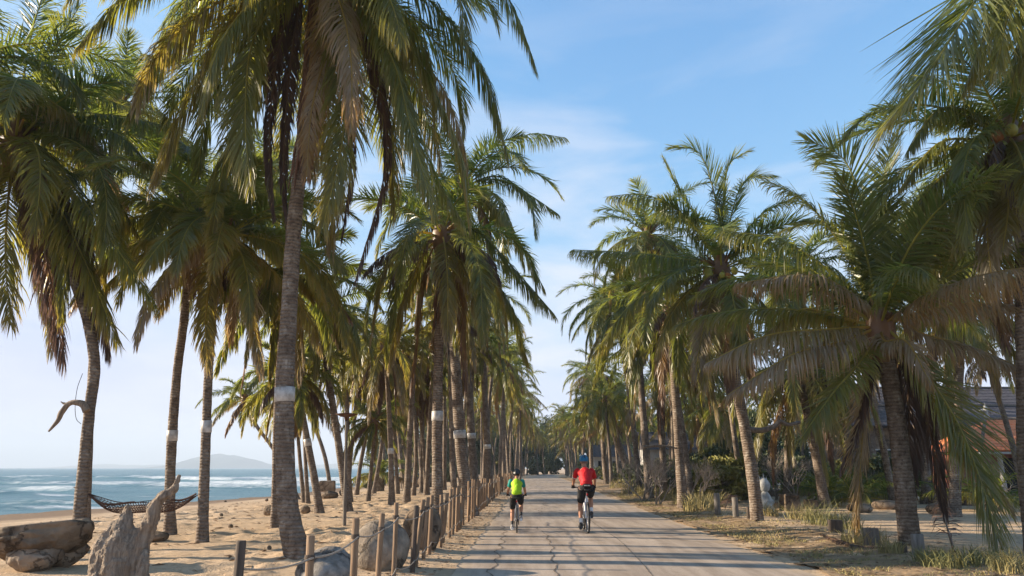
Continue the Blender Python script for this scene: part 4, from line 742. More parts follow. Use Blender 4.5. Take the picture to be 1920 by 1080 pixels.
def person(g, S, label, jm, sleeve, shorts, helmet, shoe, sock, bag, marks, kid):
    pr = empty('person', g, label, 'person'); V = lambda *a: Vector(a)*S; W = 1. if not kid else .93
    hip = V(0, .2, 1.05); neck = V(0, .56, 1.47); head = V(0, .66, 1.62)
    sh = {-1: V(-.185*W, .52, 1.41), 1: V(.185*W, .52, 1.41)}; el = {-1: V(-.255*W, .66, 1.20), 1: V(.255*W, .66, 1.20)}; wr_ = {-1: V(-.265, .80, 1.055), 1: V(.265, .80, 1.055)}
    kn = {-1: V(-.125, .50, .60), 1: V(.135, .60, .78)}; an = {-1: V(-.13, .36, .19), 1: V(.125, .36, .44)}; hj = {-1: V(-.095, .22, 1.0), 1: V(.095, .22, 1.0)}
    def cap(mb, pts, rr, n=14): mb.tube(bez(pts) if len(pts) > 2 else pts, np.interp(np.linspace(0, 1, len(bez(pts)) if len(pts) > 2 else 2), np.linspace(0, 1, len(rr)), [r*S for r in rr]), n)
    b = MB(); cap(b, [hip+V(0, -.02, -.04), V(0, .3, 1.22), V(0, .47, 1.38), neck], [.12, .115, .14, .06]); b.ball(hip, S, 12, (.15, .12, .12)); b.ball(V(0, .46, 1.35), S, 12, (.175*W, .10, .12))
    cap(b, [neck-V(0, .03, .05), neck+V(0, .03, .05), head-V(0, .01, .04)], [.062, .056, .056])
    b.ball(head, S, 16, (.077, .095, .11)); b.ball(head+V(0, .03, -.075), S, 12, (.055, .062, .05)); b.ball(head+V(0, .105, -.015), S, 8, (.014, .02, .026))
    for s in (-1, 1):
        b.ball(head+V(.078*s, .0, -.02), S, 8, (.012, .02, .032))
        cap(b, [sh[s], sh[s]*.45+el[s]*.55, el[s]], [.055, .048, .040]); cap(b, [el[s], el[s]*.6+wr_[s]*.4, wr_[s]], [.041, .040, .027]); b.ball(sh[s]-V(.02*s, 0, .012), .05*S, 10)
        cap(b, [hj[s], hj[s]*.5+kn[s]*.5+V(0, 0, .01), kn[s]], [.092, .078, .057]); cap(b, [kn[s], kn[s]*.62+an[s]*.38+V(0, -.02, 0), an[s]*.7+kn[s]*.3, an[s]], [.056, .058, .045, .034])
        palm_ = wr_[s]+V(0, .045, -.02); b.ball(palm_, S, 10, (.04, .05, .018)); 
        for f in range(4):
            fx = (-.030+.020*f)*s; L_ = [.95, 1.05, 1, .8][f]; p0 = palm_+V(fx, .03, .0)
            cap(b, [p0, p0+V(0, .035*L_, .002), p0+V(0, .045*L_, -.025*L_), p0+V(0, .02, -.042)], [.0095, .009, .0085, .0075], 8)
        cap(b, [palm_+V(-.035*s, -.01, 0), palm_+V(-.055*s, .015, -.012), palm_+V(-.045*s, .04, -.03)], [.011, .010, .008], 8)
    fuse('body', b, skin, pr, .0085*S, 2)
    # jersey, sleeves
    j = MB(); cap(j, [hip+V(0, -.035, .03), V(0, .24, 1.18), V(0, .40, 1.34), neck-V(0, .045, .02)], [.150, .142, .158, .072], 20); j.ball(V(0, .44, 1.345), S, 14, (.19*W, .115, .11)); j.ball(V(0, .3, 1.22), S, 12, (.165, .12, .13)); j.ball(V(0, .17, 1.11), S, 12, (.155, .13, .10))
    if sleeve is None:
        for s in (-1, 1): j.ball(sh[s]-V(.015*s, 0, .01), .068*S, 10); cap(j, [sh[s], sh[s]*.2+el[s]*.8], [.066, .060])
    jo = fuse('jersey', j, jm, pr, .010*S, 2, .018*S, .09)
    if sleeve:
        for s in (-1, 1): k = MB(); k.ball(sh[s], .071*S, 10); cap(k, [sh[s], sh[s]*.3+el[s]*.7], [.070, .060]); fuse('sleeve', k, sleeve, pr, .009*S, 2)
    k = MB(); k.ball(hip+V(0, .0, -.03), S, 14, (.165, .135, .115))
    for s in (-1, 1):
        e = kn[s]*(.80 if not kid else .85)+hj[s]*(.20 if not kid else .15); cap(k, [hj[s]+V(.005*s, 0, 0), hj[s]*.5+e*.5, e], [.115, .103, .086])
    fuse('shorts', k, shorts, pr, .010*S, 2, .016*S, .08)
    for s in (-1, 1):
        k = MB(); a = an[s]; tz = -.03 if s < 0 else -.05
        cap(k, [a+V(0, -.045, -.06), a+V(0, .02, -.065), a+V(.01*s, .12, -.075+tz*.3), a+V(.012*s, .19, -.08+tz*.3)], [.040, .046, .046, .030]); k.ball(a+V(0, -.01, -.025), .047*S, 10); so_ = fuse('shoe', k, shoe, pr, .009*S, 2)
        k = MB(); cap(k, [a+V(0, -.05, -.098), a+V(0, .08, -.11), a+V(.01*s, .18, -.112)], [.036, .042, .03]); k.build('sole', white if kid else blkp, so_)
        k = MB(); cap(k, [a+V(0, 0, .01), a*.75+kn[s]*.25], [.041, .046]); k.build('sock', sock, pr)
        k = MB(); cap(k, [wr_[s]-V(0, .02, -.008), wr_[s]+V(0, .05, -.02)], [.033, .040]); 
        k.build('glove_cuff' if not kid else 'wristband', blk, pr)
    # helmet: shell with raised ribs
    k = MB(); n = 24; rows = []
    for i in range(9):
        th = i/8*1.45; rr_ = math.sin(th); zz = math.cos(th); a = np.arange(n)*2*math.pi/n; rib = 1+.05*np.cos(a*7)*(.3+rr_*.7)
        rows.append(np.stack([np.cos(a)*rr_*.112*rib, np.sin(a)*rr_*.14*rib, np.full(n, zz*.125)*(1+.05*np.cos(a*7)*rr_)+np.where(np.sin(a) < 0, -.045*rr_, .0)], -1))
    for sc2 in (.93, .85):
        rows.append(rows[-1]*np.array([sc2, sc2, 1])+np.array([0, 0, -.004 if sc2 > .9 else .03]))
    Vv = np.concatenate(rows)*S+np.array(tuple(head+V(0, -.005, .035))); i = np.arange(len(rows)-1)[:, None]*n; jx = np.arange(n)[None]; j2 = (jx+1) % n
    k.add(Vv, np.stack([i+jx, i+n+jx, i+n+j2, i+j2], -1).reshape(-1, 4)); he = k.build('helmet', helmet, pr)
    k = MB()
    for a in (-.5, -.18, .18, .5):
        k.tube([head+V(math.sin(a)*.055, math.cos(t)*.10-.005, .04+math.sin(t)*.103) for t in np.linspace(.4, 3.0, 9)], .009*S, 6)
    k.build('vent', blkp, he)
    k = MB()
    for s in (-1, 1): k.tube(bez([head+V(.085*s, .0, .03), head+V(.082*s, .02, -.04), head+V(.03*s, .06, -.12)]), .005*S, 4)
    k.build('chin_strap', blkp, he)
    k = MB(); k.ball(head+V(0, -.02, -.01), S, 14, (.080, .084, .085)); k.build('hair', flat('dark_hair' if kid else 'grey_hair', (.03, .02, .015) if kid else (.22, .13, .09), .7), pr)
    if bag:
        k = MB(); k.ball(V(0, .05, 1.055), S, 14, (.115, .05, .052), flat=.8); bo = fuse('waist_bag', k, blk, pr, .008*S, 2); k = MB()
        for x in (-.06, -.03, .0, .035, .065): k.box(V(x, -.003, 1.06), (.016*S, .006*S, .028*S), 0)
        k.build('bag_mark', flat('bag_print', (.35, .37, .36)), bo)
    if marks:
        k = MB(); rgm = np.random.default_rng(4)
        for x in np.linspace(-.085, .085, 9):
            if abs(x) < .005: continue
            k.box(V(x, .405-.0+abs(x)*.3-.012, 1.462-abs(x)*.30-.0), (.011*S, .012*S, .008*S), 0)
        for z, x, w_ in ((1.40, 0, .018), (1.35, -.004, .008), (1.33, .004, .008), (1.30, 0, .006), (1.27, .0, .006)): k.box(V(x, .30-(1.40-z)*.75+.0, z), (w_*S, .03*S, .010*S), 0)
        k.build('back_print', flat('jersey_print', (.65, .55, .52)), jo)
        for s in (-1, 1):
            k = MB(); e = sh[s]*.2+el[s]*.8; d = (el[s]-sh[s]).normalized(); k.tube([e-d*.012*S, e+d*.004*S], .063*S, 14, False); k.build('sleeve_cuff', whp if s < 0 else blk, jo)
    return pr
red = flat('red_jersey', (.46, .008, .012), .65); lime = flat('lime_vest', (.30, .52, .012), .65); teal = flat('teal_sleeve', (.01, .22, .20), .65); bluh = flat('blue_helmet', (.008, .13, .25), .3, spec=.6)
gA = ground(1103, 1002); gA.z = .03; gK = ground(969, 1001); gK.z = .02
bicycle(gA, 1.0, 'white city bicycle ridden by the adult in the red jersey', whp); person(gA, 1.0, 'adult cyclist seen from behind in red jersey, black shorts and blue helmet', red, None, blk, bluh, blkp, white, True, True, False)
bicycle(gK, .82, 'small grey bicycle ridden by the child in the lime vest', grey); person(gK, .82, 'child cyclist seen from behind in lime vest, teal sleeves and black helmet', lime, teal, blk, blkp, flat('grey_shoe', (.3, .29, .28), .7), flat('dark_sock', (.05, .05, .05), .8), False, False, True)
# ------------------------------------------------------------------ verge posts, statue, yard
def woodpost(label, px, py, h, w, m, seed, lean=0, square=False, hollow=False):
    g = ground(px, py); k = g.y/(F*1.05); mb = MB(); rg = np.random.default_rng(seed); r = w*k/2
    if square: mb.box((0, 0, h*k/2-.05), (w*k, w*k, h*k+.1), rg.uniform(0, .5), .95)
    else: mb.tube([(0, 0, -.1), (lean*.5, 0, h*k*.5), (lean, 0, h*k-.01), (lean, 0, h*k)], [r*1.05, r, r, r*.9], 16, True, wob=.08)
    o = mb.build('wooden_post', m, smooth=not square); o.location = g
    if square: bv = o.modifiers.new('b', 'BEVEL'); bv.width = .012; bv.segments = 2
    return tag(o, label, 'post', 'short wooden posts along the verge')
woodpost('round weathered post left of the pair near the coconut-bearing palm', 1346, 966, 40, 11, M['postg'], 1)
woodpost('round weathered post right of the pair near the coconut-bearing palm', 1380, 970, 36, 11, M['postg'], 2)
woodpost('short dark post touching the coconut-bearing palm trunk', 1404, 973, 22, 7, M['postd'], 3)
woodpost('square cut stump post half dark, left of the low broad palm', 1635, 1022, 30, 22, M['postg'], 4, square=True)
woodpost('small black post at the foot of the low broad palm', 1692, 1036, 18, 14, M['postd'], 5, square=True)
woodpost('split grey post right against the low broad palm trunk', 1722, 1042, 38, 22, M['postg'], 6, .02)
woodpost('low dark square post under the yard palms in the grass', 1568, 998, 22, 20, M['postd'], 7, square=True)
for i, x in enumerate((1195, 1212, 1264, 1296)): woodpost('thin pale bollard in the far yard fence behind the verge', x, 912+i % 2, 20, 5, M['postg'], 20+i)['group'] = 'thin pale bollards in the yard'
g = ground(1437, 962); k = g.y/(F*1.05); st = empty('statue', g, 'white stone figure with a round spiked head on a bell-shaped body', 'statue')
mb = MB(); mb.lathe((0, 0, 0), [(15*k, -3*k), (17*k, 4*k), (14*k, 14*k), (13*k, 24*k), (10*k, 31*k), (7*k, 36*k), (5*k, 39*k)], 24); mb.ball((-10*k, -3*k, 20*k), 5*k, 8); mb.ball((11*k, -3*k, 20*k), 5*k, 8); mb.tube([(0, -13*k, 22*k), (0, -12*k, 30*k)], 2*k, 8); mb.build('body', M['statue'], st)
mb = MB(); mb.lathe((0, 0, 38*k), [(4*k, 0), (8*k, 3*k), (11*k, 9*k), (11*k, 14*k), (8*k, 21*k), (4*k, 25*k), (.001, 27*k)], 24); hd = mb.build('head', M['statue'], st)
mb = MB(); [mb.tube([(x*k, 0, 58*k), (x*k*1.5, 0, z*k)], [2.4*k, .4*k], 8) for x, z in ((-6, 69), (0, 72), (-3, 66), (4, 66))]; mb.build('spike', M['statue'], hd)
def block(label, px, py, w, h, m, seed, tp=.85):
    g = ground(px, py); k = g.y/(F*1.05); mb = MB(); mb.box((0, 0, h*k/2-.03), (w*k, w*k*.8, h*k+.06), .15*seed, tp); o = mb.build('stone_block', m, smooth=False); bv = o.modifiers.new('b', 'BEVEL'); bv.width = .05; bv.segments = 3; o.location = g; tag(o, label, 'stone seat', 'stone seats in the yard')
block('tall pale carved stone seat right of the white figure', 1482, 957, 34, 30, M['rockd'], 1); block('low brown trapezoid stone seat, right of the pale one', 1521, 953, 24, 16, M['rockd'], 2); block('small dark stone seat close behind the white figure', 1452, 953, 16, 12, M['rockd'], 3)
# ------------------------------------------------------------------ shrubs and trees
def leafcloud(mb, c, r, n, size, rg, clumps=14):
    cc = rg.normal(0, 1, (clumps, 3)); cc /= np.linalg.norm(cc, axis=1)[:, None]; cc *= (rg.random((clumps, 1))**.4)*.8; rad = rg.uniform(.22, .45, clumps)
    k = rg.integers(0, clumps, n); d = rg.normal(0, 1, (n, 3)); d /= np.linalg.norm(d, axis=1)[:, None]; p = (cc[k]+d*(rad[k]*rg.random(n)**.35)[:, None])*np.array(r)+np.array(c)
    a = rg.normal(0, 1, (n, 3)); a /= np.linalg.norm(a, axis=1)[:, None]; b = np.cross(a, rg.normal(0, 1, (n, 3))); b /= np.linalg.norm(b, axis=1)[:, None]; s = (size*rg.uniform(.6, 1.3, n))[:, None]
    V = np.stack([p-a*s, p-b*s*.38, p+a*s, p+b*s*.38], 1).reshape(-1, 3); mb.add(V, np.arange(n*4).reshape(-1, 4))
def branches(mb, p, d, L, r, depth, rg, spread=.6, up=.15, n=5):
    q = p+d*L; m_ = p*.5+q*.5+Vector(rg.normal(0, L*.06, 3)); mb.tube([p, m_, q], [r, r*.8, r*.6], n, False)
    if depth == 0: return
    for i in range(int(rg.integers(2, 4))):
        e = (d+Vector(rg.normal(0, spread, 3))+Vector((0, 0, up))).normalized(); branches(mb, q if i else m_*.3+q*.7, e, L*rg.uniform(.6, .85), r*.6, depth-1, rg, spread, up, 4)
SV = {}
def shrub(label, x, y, r, h, kind, seed, group='green shrubs at the back of the yard', name='shrub', cat='shrub'):
    key = (kind, seed % 4)
    if key not in SV:
        rg = np.random.default_rng(900+seed % 4+hash(kind) % 7*0+len(kind)); f = MB(); leafcloud(f, (0, 0, .52), (1, 1, .55), 5200, .085, rg, 26); s_ = MB()
        for i in range(6): branches(s_, Vector((rg.normal(0, .05), rg.normal(0, .05), -.05)), Vector((rg.normal(0, .5), rg.normal(0, .5), 1)).normalized(), .35, .03, 2, rg)
        SV[key] = (f.build('foliage', M[kind], link=False).data, s_.build('stem', M['wood'], link=False).data)
    root = empty(name, (x, y, gz(x, y)), label, cat, group)
    for me in SV[key]:
        o = bpy.data.objects.new(me.name.split('.')[0], me); col.objects.link(o); o.parent = root; o.scale = (r, r, h); o.rotation_euler.z = seed*1.7
TV = {}
def tree(label, x, y, h, seed, group, cw=.36):
    k = seed % 4
    if k not in TV:
        rg = np.random.default_rng(700+k); t_ = MB(); b0 = Vector((0, 0, -.02)); t_.tube([b0, Vector((.02, 0, .25)), Vector((0, .02, .5)), Vector((0, 0, .9))], [.028, .02, .014, .004], 8, False)
        for i in range(9): branches(t_, Vector((0, 0, .22+i*.07)), Vector((rg.normal(0, 1), rg.normal(0, 1), .7)).normalized(), .13, .007, 2, rg, .5, .2, 4)
        f = MB(); leafcloud(f, (0, 0, .62), (.30, .30, .40), 9000, .022, rg, 40); leafcloud(f, (0, 0, .42), (.36, .36, .2), 3500, .022, rg, 20); TV[k] = (f.build('crown', M['foliaged'], link=False).data, t_.build('trunk', M['wood'], link=False).data)
    root = empty('broadleaf_tree', (x, y, gz(x, y)), label, 'tree', group)
    for me in TV[k]:
        o = bpy.data.objects.new(me.name.split('.')[0], me); col.objects.link(o); o.parent = root; o.scale = (h, h, h); o.rotation_euler.z = seed*2.1
rg = np.random.default_rng(55)
for i in range(16): tree('dark leafy tree closing the view beyond the road end', 3+.03*165+rg.uniform(-2, 2)+(i-7.5)*5.5, 168+rg.uniform(0, 18)+(14 if i in (7, 8, 9) else 0), rg.uniform(11, 17), i, 'dark trees beyond the road end')
for i in range(9): tree('broad dark tree behind the left palm grove', -14+i*1.2+rg.uniform(-2, 2), 110+i*6, rg.uniform(8, 12), i+3, 'dark trees behind the left grove')
for i in range(15): tree('leafy tree behind the yard on the right', 20+i*5.2+rg.uniform(-1.5, 1.5), 78+rg.uniform(-8, 10), rg.uniform(7, 11), i+1, 'trees behind the yard')
for i in range(22): shrub('dense green shrub of the hedge behind the yard', 11+i*2.3+rg.uniform(-.6, .6), 47+rg.uniform(-3, 3), rg.uniform(1.4, 2.1), rg.uniform(1.7, 2.9), 'foliage' if i % 4 else 'foliagey', i, 'green shrubs of the hedge behind the yard')
for i in range(16): shrub('low leafy shrub in the shade beside the right palm row', 8.6+.03*(34+i*6)+rg.uniform(-.8, 1.2), 34+i*6, rg.uniform(1., 1.6), rg.uniform(1.1, 2.2), 'foliage' if i % 3 else 'foliagey', i+2, 'low shrubs beside the right palm row')
for i in range(26): shrub('dark shrub in the thicket closing the far end of the road', -15+i*2.8+rg.uniform(-1, 1), 158+rg.uniform(-4, 4)+(14 if -1 < -15+i*2.8-.03*160 < 14 else 0), rg.uniform(2.4, 3.6), rg.uniform(3, 6), 'foliage' if i % 5 else 'foliagey', i+5, 'dark thicket at the road end')
for i in range(14): shrub('leafy shrub among the bare twigs behind the right palms', 10+rg.uniform(-.5, 2.5)+i*.35, 36+i*2.6, rg.uniform(1.2, 1.9), rg.uniform(1.6, 3.2), 'foliagey' if i % 3 == 0 else 'foliage', i+2, 'leafy shrubs behind the right palms')
for i in range(14): shrub('low leafy shrub under the left palm grove', -9+rg.uniform(-6, 3), 72+i*6, rg.uniform(1.2, 2.2), rg.uniform(1.2, 2.5), 'foliage', i+1, 'low shrubs under the left grove')
def bare(label, x, y, h, seed, n=4):
    rg = np.random.default_rng(seed); root = empty('bare_shrub', (x, y, gz(x, y)), label, 'shrub', 'leafless shrubs in the yard'); mb = MB()
    for i in range(n): branches(mb, Vector((rg.normal(0, .1), rg.normal(0, .1), -.05)), Vector((rg.normal(0, .45), rg.normal(0, .45), 1)).normalized(), h*.3, .035, 5, rg, .45, .12)
    mb.build('twigs', M['twig'], root)
for i, (px, y, h) in enumerate([(1165, 34, 2.6), (1185, 31, 2.4), (1205, 38, 2.6), (1345, 40, 2.6), (1320, 42, 2.4), (1375, 38, 2.2), (1455, 36, 2.8), (1490, 34, 2.5), (1530, 38, 2.6), (1580, 36, 2.4), (1300, 30, 2.), (1140, 42, 2.5), (1415, 44, 2.6), (1850, 31, 2.), (1895, 29, 2.2)]):
    p = at(px+(45 if px < 1250 else 0), 920, y); bare('leafless grey shrub with forking twigs in the right yard', p.x, y, h, 60+i)
# dead branch across two trunks, and broken bough stub
# fan-like low palms in the yard
def smallpalm(label, px, y, L, seed, h=.3):
    rg = np.random.default_rng(seed); p = at(px, 900, y); p.z = gz(p.x, p.y); root = empty('young_palm', p, label, 'palm', 'low young palms in the yard'); mb = MB(); mb.tube([(0, 0, -.1), (0, 0, h*.6), (0, 0, h)], [.14, .12, .1], 10); mb.build('trunk', M['bark'], root)
    m = MB(); crown_mesh(m, (0, 0, h), spec_random(15, rg, L, 5, 80, .9), rg, 45, L*.22, .05, 2); m.build('crown', M['leaf'], root, attrs=True)
for i, (px, y, L) in enumerate([(1560, 34, 2.4), (1545, 38, 2.6), (1390, 44, 2.4), (1420, 42, 2.2), (1600, 30, 2.), (1850, 27, 2.2), (1280, 46, 2.2), (1235, 44, 2.), (1660, 33, 2.3)]): smallpalm('low stemless palm with dark green arching fronds in the yard', px, y, L, 300+i)
# palm with hanging dead bough stub seen through the trunks
for i, (a, r0, lab) in enumerate([([(1398, 806, 24), (1428, 806, 24), (1452, 800, 24), (1462, 790, 24), (1478, 796, 24), (1500, 792, 24)], .10, 'thick broken dark bough held level between the yard palms'), ([(1206, 838, 27), (1230, 836, 27), (1252, 837, 27), (1270, 841, 27)], .05, 'thin dead branch lodged across two palm trunks')]):
    P = [at(x, y, Y) for x, y, Y in a]; mb = MB(); mb.tube(bez([p-P[0] for p in P]), np.linspace(r0, r0*.5, (len(P)-1)*6+1), 8, True, wob=.2); mb.tube([P[2]-P[0], P[2]-P[0]+Vector((.2, 0, .35))], [r0*.5, r0*.1], 6); o = mb.build('dead_branch', M['wood']); o.location = P[0]; tag(o, lab, 'branch')
# ------------------------------------------------------------------ buildings
def roofhip(mb, cx, cy, w, d, z0, z1, rl):
    mb.add([(cx-w/2, cy-d/2, z0), (cx+w/2, cy-d/2, z0), (cx+w/2, cy+d/2, z0), (cx-w/2, cy+d/2, z0), (cx-rl/2, cy, z1), (cx+rl/2, cy, z1)], [(0, 1, 5, 4), (2, 3, 4, 5)]); mb.add([(cx-w/2, cy-d/2, z0), (cx-w/2, cy+d/2, z0), (cx-rl/2, cy, z1), (cx+w/2, cy-d/2, z0), (cx+w/2, cy+d/2, z0), (cx+rl/2, cy, z1)], [(1, 0, 2), (3, 4, 5)])
def tiles(cx, y0, y1, z0, z1, w0, w1, m, parent, dy=.32, name='tile_rows'):
    mb = MB(); n = max(4, int(math.hypot(y1-y0, z1-z0)/dy))
    for i in range(n):
        t = i/n; t2 = (i+1.15)/n; a = w0+(w1-w0)*t; b = w0+(w1-w0)*t2; za, zb = z0+(z1-z0)*t+.045, z0+(z1-z0)*t2+.012; ya, yb = y0+(y1-y0)*t, y0+(y1-y0)*t2; nx = max(2, int(a/.26)); xs = np.linspace(-.5, .5, nx*4+1)
        wav = .02*np.abs(np.sin(np.arange(nx*4+1)*math.pi/4)); A = np.stack([cx+xs*a, np.full_like(xs, ya), za+wav], -1); B = np.stack([cx+xs*b, np.full_like(xs, yb), zb+wav], -1); C_ = A-np.array([0, 0, .05]); k = len(xs)
        q = np.arange(k-1); mb.add(np.concatenate([C_, A, B]), np.concatenate([np.stack([q, q+1, q+k+1, q+k], -1), np.stack([q+k, q+k+1, q+2*k+1, q+2*k], -1)])); 
    return mb.build(name, m, parent, smooth=False)
# orange roofed pavilion
Yp = 38; bx = at(1990, 850, Yp).x; e = empty('pavilion', (bx, Yp+3, 0), 'low brick pavilion with orange tiled hip roof at the right edge', 'building')
mb = MB(); roofhip(mb, 0, 0, 8.6, 6.6, 2.35, 4.1, 3.4); rf = mb.build('roof', M['rooft'], e, smooth=False); tiles(0, -3.3, -.03, 2.36, 4.09, 8.5, 3.4, M['rooft'], rf)
mb = MB(); mb.tube([(-4.3, -3.3, 2.42), (-1.7, 0, 4.16), (1.7, 0, 4.16), (4.3, -3.3, 2.42)], .09, 8); mb.build('ridge_tiles', M['rock'], rf)
mb = MB(); mb.box((0, -3.75, 2.22), (8.9, 1.1, .10)); mb.build('eave_canopy', M['plaster'], e, smooth=False)
mb = MB(); mb.box((0, -1.6, 1.1), (7.6, .2, 2.3)); mb.box((-3.7, .4, 1.1), (.2, 3.8, 2.3)); mb.build('wall', M['brick'], e, smooth=False)
for x in (-3.6, -1.2, 1.2, 3.6): mb = MB(); mb.tube([(x, -3.6, -.1), (x, -3.6, .2), (x, -3.6, 2.16)], [.16, .12, .11], 12); mb.build('column', M['plaster'], e)
mb = MB(); mb.box((-1.8, -1.72, 1.), (1.1, .06, 2.)); mb.build('door', M['dark'], e, smooth=False)
# small white roof finial figure
mb = MB(); mb.lathe((-1.6, 0, 4.2), [(.12, 0), (.16, .1), (.06, .25), (.14, .42), (.1, .6), (.03, .75), (.001, .9)], 14); mb.ball((-1.85, 0, 4.6), .1, 8); mb.ball((-1.35, 0, 4.55), .1, 8); mb.build('finial', M['statue'], rf)
# long dark shingled roof
Yb_ = 56; xa = at(1590, 760, Yb_).x; e = empty('long_building', (xa+19, Yb_+5, 0), 'long building with a dark shingled gable roof behind the tiled pavilion', 'building')
mb = MB(); mb.add([(-19, -5, 4.6), (19, -5, 4.6), (19, 5, 4.6), (-19, 5, 4.6), (-19, 0, 8.0), (19, 0, 8.0)], [(0, 1, 5, 4), (2, 3, 4, 5)]); rf = mb.build('roof', M['roofd'], e, smooth=False); tiles(0, -5, -.03, 4.62, 8., 37.8, 37.8, M['roofd'], rf, .5)
mb = MB(); mb.box((0, -2.6, 6.38), (38, .12, .14)); mb.box((0, 0, 8.07), (38, .25, .12)); mb.build('trim_board', M['postg'], rf, smooth=False)
mb = MB(); mb.box((0, -3.9, 2.2), (37, .3, 4.6)); mb.box((0, 3.9, 2.2), (37, .3, 4.6)); mb.box((-18.4, 0, 2.2), (.3, 7.4, 4.6)); mb.box((18.4, 0, 2.2), (.3, 7.4, 4.6)); mb.build('wall', M['rockd'], e, smooth=False)
for x in np.arange(-16, 17, 4.): mb = MB(); mb.box((x, -4.08, 2.), (1.6, .06, 1.6)); wi = mb.build('window', M['dark'], e, smooth=False); mb = MB(); mb.box((x, -4.12, 1.15), (1.8, .1, .1)); mb.box((x, -4.12, 2.85), (1.8, .1, .1)); mb.box((x, -4.12, 2.), (.08, .05, 1.6)); mb.build('window_frame', M['plaster'], wi, smooth=False)
for lab, px, Y, w_, h_, d_ in (('small white house with grey roof glimpsed between the right palm trunks', 1262, 72, 6., 3.2, 5), ('white gabled house far behind the red-shirted cyclist', 1143, 105, 5, 3., 5)):
    p = at(px, 870, Y); e = empty('white_house', (p.x, Y, 0), lab, 'house'); mb = MB(); mb.box((0, 0, h_/2), (w_, d_, h_)); mb.build('wall', M['plaster'], e, smooth=False)
    mb = MB(); mb.add([(-w_/2-.4, -d_/2-.5, h_-.05), (w_/2+.4, -d_/2-.5, h_-.05), (w_/2+.4, d_/2+.5, h_-.05), (-w_/2-.4, d_/2+.5, h_-.05), (-w_/2-.4, 0, h_+1.7), (w_/2+.4, 0, h_+1.7)], [(0, 1, 5, 4), (2, 3, 4, 5)]); mb.add([(-w_/2, -d_/2, h_), (-w_/2, d_/2, h_), (-w_/2, 0, h_+1.5)], [(0, 1, 2)]); mb.add([(w_/2, -d_/2, h_), (w_/2, d_/2, h_), (w_/2, 0, h_+1.5)], [(1, 0, 2)]); mb.build('roof', M['roofd'], e, smooth=False)
    for x in (-w_*.28, w_*.02, w_*.3): mb = MB(); mb.box((x, -d_/2-.03, 1.8), (1., .08, 1.2)); wi = mb.build('window', M['dark'], e, smooth=False); mb = MB(); mb.box((x, -d_/2-.08, 1.8), (.06, .05, 1.2)); mb.box((x, -d_/2-.08, 1.14), (1.15, .12, .08)); mb.build('window_frame', M['plaster'], wi, smooth=False)
# ------------------------------------------------------------------ yard kerb walls, logs
def wallrun(label, x0, y0, x1, y1, h, th, m, name='low_wall', cat='wall'):
    L_ = math.hypot(x1-x0, y1-y0); mb = MB(); mb.box((0, 0, h/2-.1), (L_, th, h+.2), 0, 1); o = mb.build(name, m, smooth=False); bv = o.modifiers.new('b', 'BEVEL'); bv.width = .03; bv.segments = 2; o.location = ((x0+x1)/2, (y0+y1)/2, gz((x0+x1)/2, (y0+y1)/2)); o.rotation_euler.z = math.atan2(y1-y0, x1-x0); tag(o, label, cat)
wallrun('low pale kerb wall across the back of the yard, before the hedge', 10.5, 40, 38, 42, .35, .4, M['rock'])
wallrun('low dark retaining wall in front of the tiled pavilion', 17, 30.5, 36, 31.5, .5, .35, M['rockd'])
for i, (px, Y, w_, h_) in enumerate([(1610, 26, .9, .35), (1660, 28, 1.1, .35), (1760, 25, 1., .4), (1850, 27, .8, .35)]):
    p = at(px, 930, Y); mb = MB(); mb.ball((0, 0, h_*.4), 1, 12, (w_*.5, .35, h_*.55), .15, 70+i); o = mb.build('stone', M['rock']); o.location = (p.x, Y, gz(p.x, Y)); tag(o, 'rounded stone on the sandy floor of the right yard', 'stone', 'stones in the right yard')
# ------------------------------------------------------------------ grass
def blades(mb, px, py, h, w_, n, rg, spread, lean=.35):
    a = rg.uniform(0, 6.28, n); r = spread*np.sqrt(rg.random(n)); x = px+np.cos(a)*r; y = py+np.sin(a)*r; z = H(x, y)+.01; hh = h*rg.uniform(.45, 1.1, n); b = rg.uniform(0, 6.28, n); le = lean*rg.uniform(.2, 1.4, n)*hh; ww = w_*rg.uniform(.6, 1.2, n); c = rg.uniform(0, 6.28, n)
    rows = []
    for t, wf in ((0, 1), (.4, .9), (.75, .6), (1, .08)):
        X = x+np.cos(b)*le*t*t; Y = y+np.sin(b)*le*t*t; Z = z+hh*(t-.18*t*t*le/hh*2)
        for s in (-.5, .5): rows.append(np.stack([X+np.cos(c)*ww*wf*s, Y+np.sin(c)*ww*wf*s, Z], -1))
    V = np.stack(rows, 1).reshape(-1, 3); b_ = np.arange(n)[:, None]*8; mb.add(V, np.concatenate([b_+np.array([[2*k, 2*k+1, 2*k+3, 2*k+2]]) for k in range(3)]))
rg = np.random.default_rng(91)
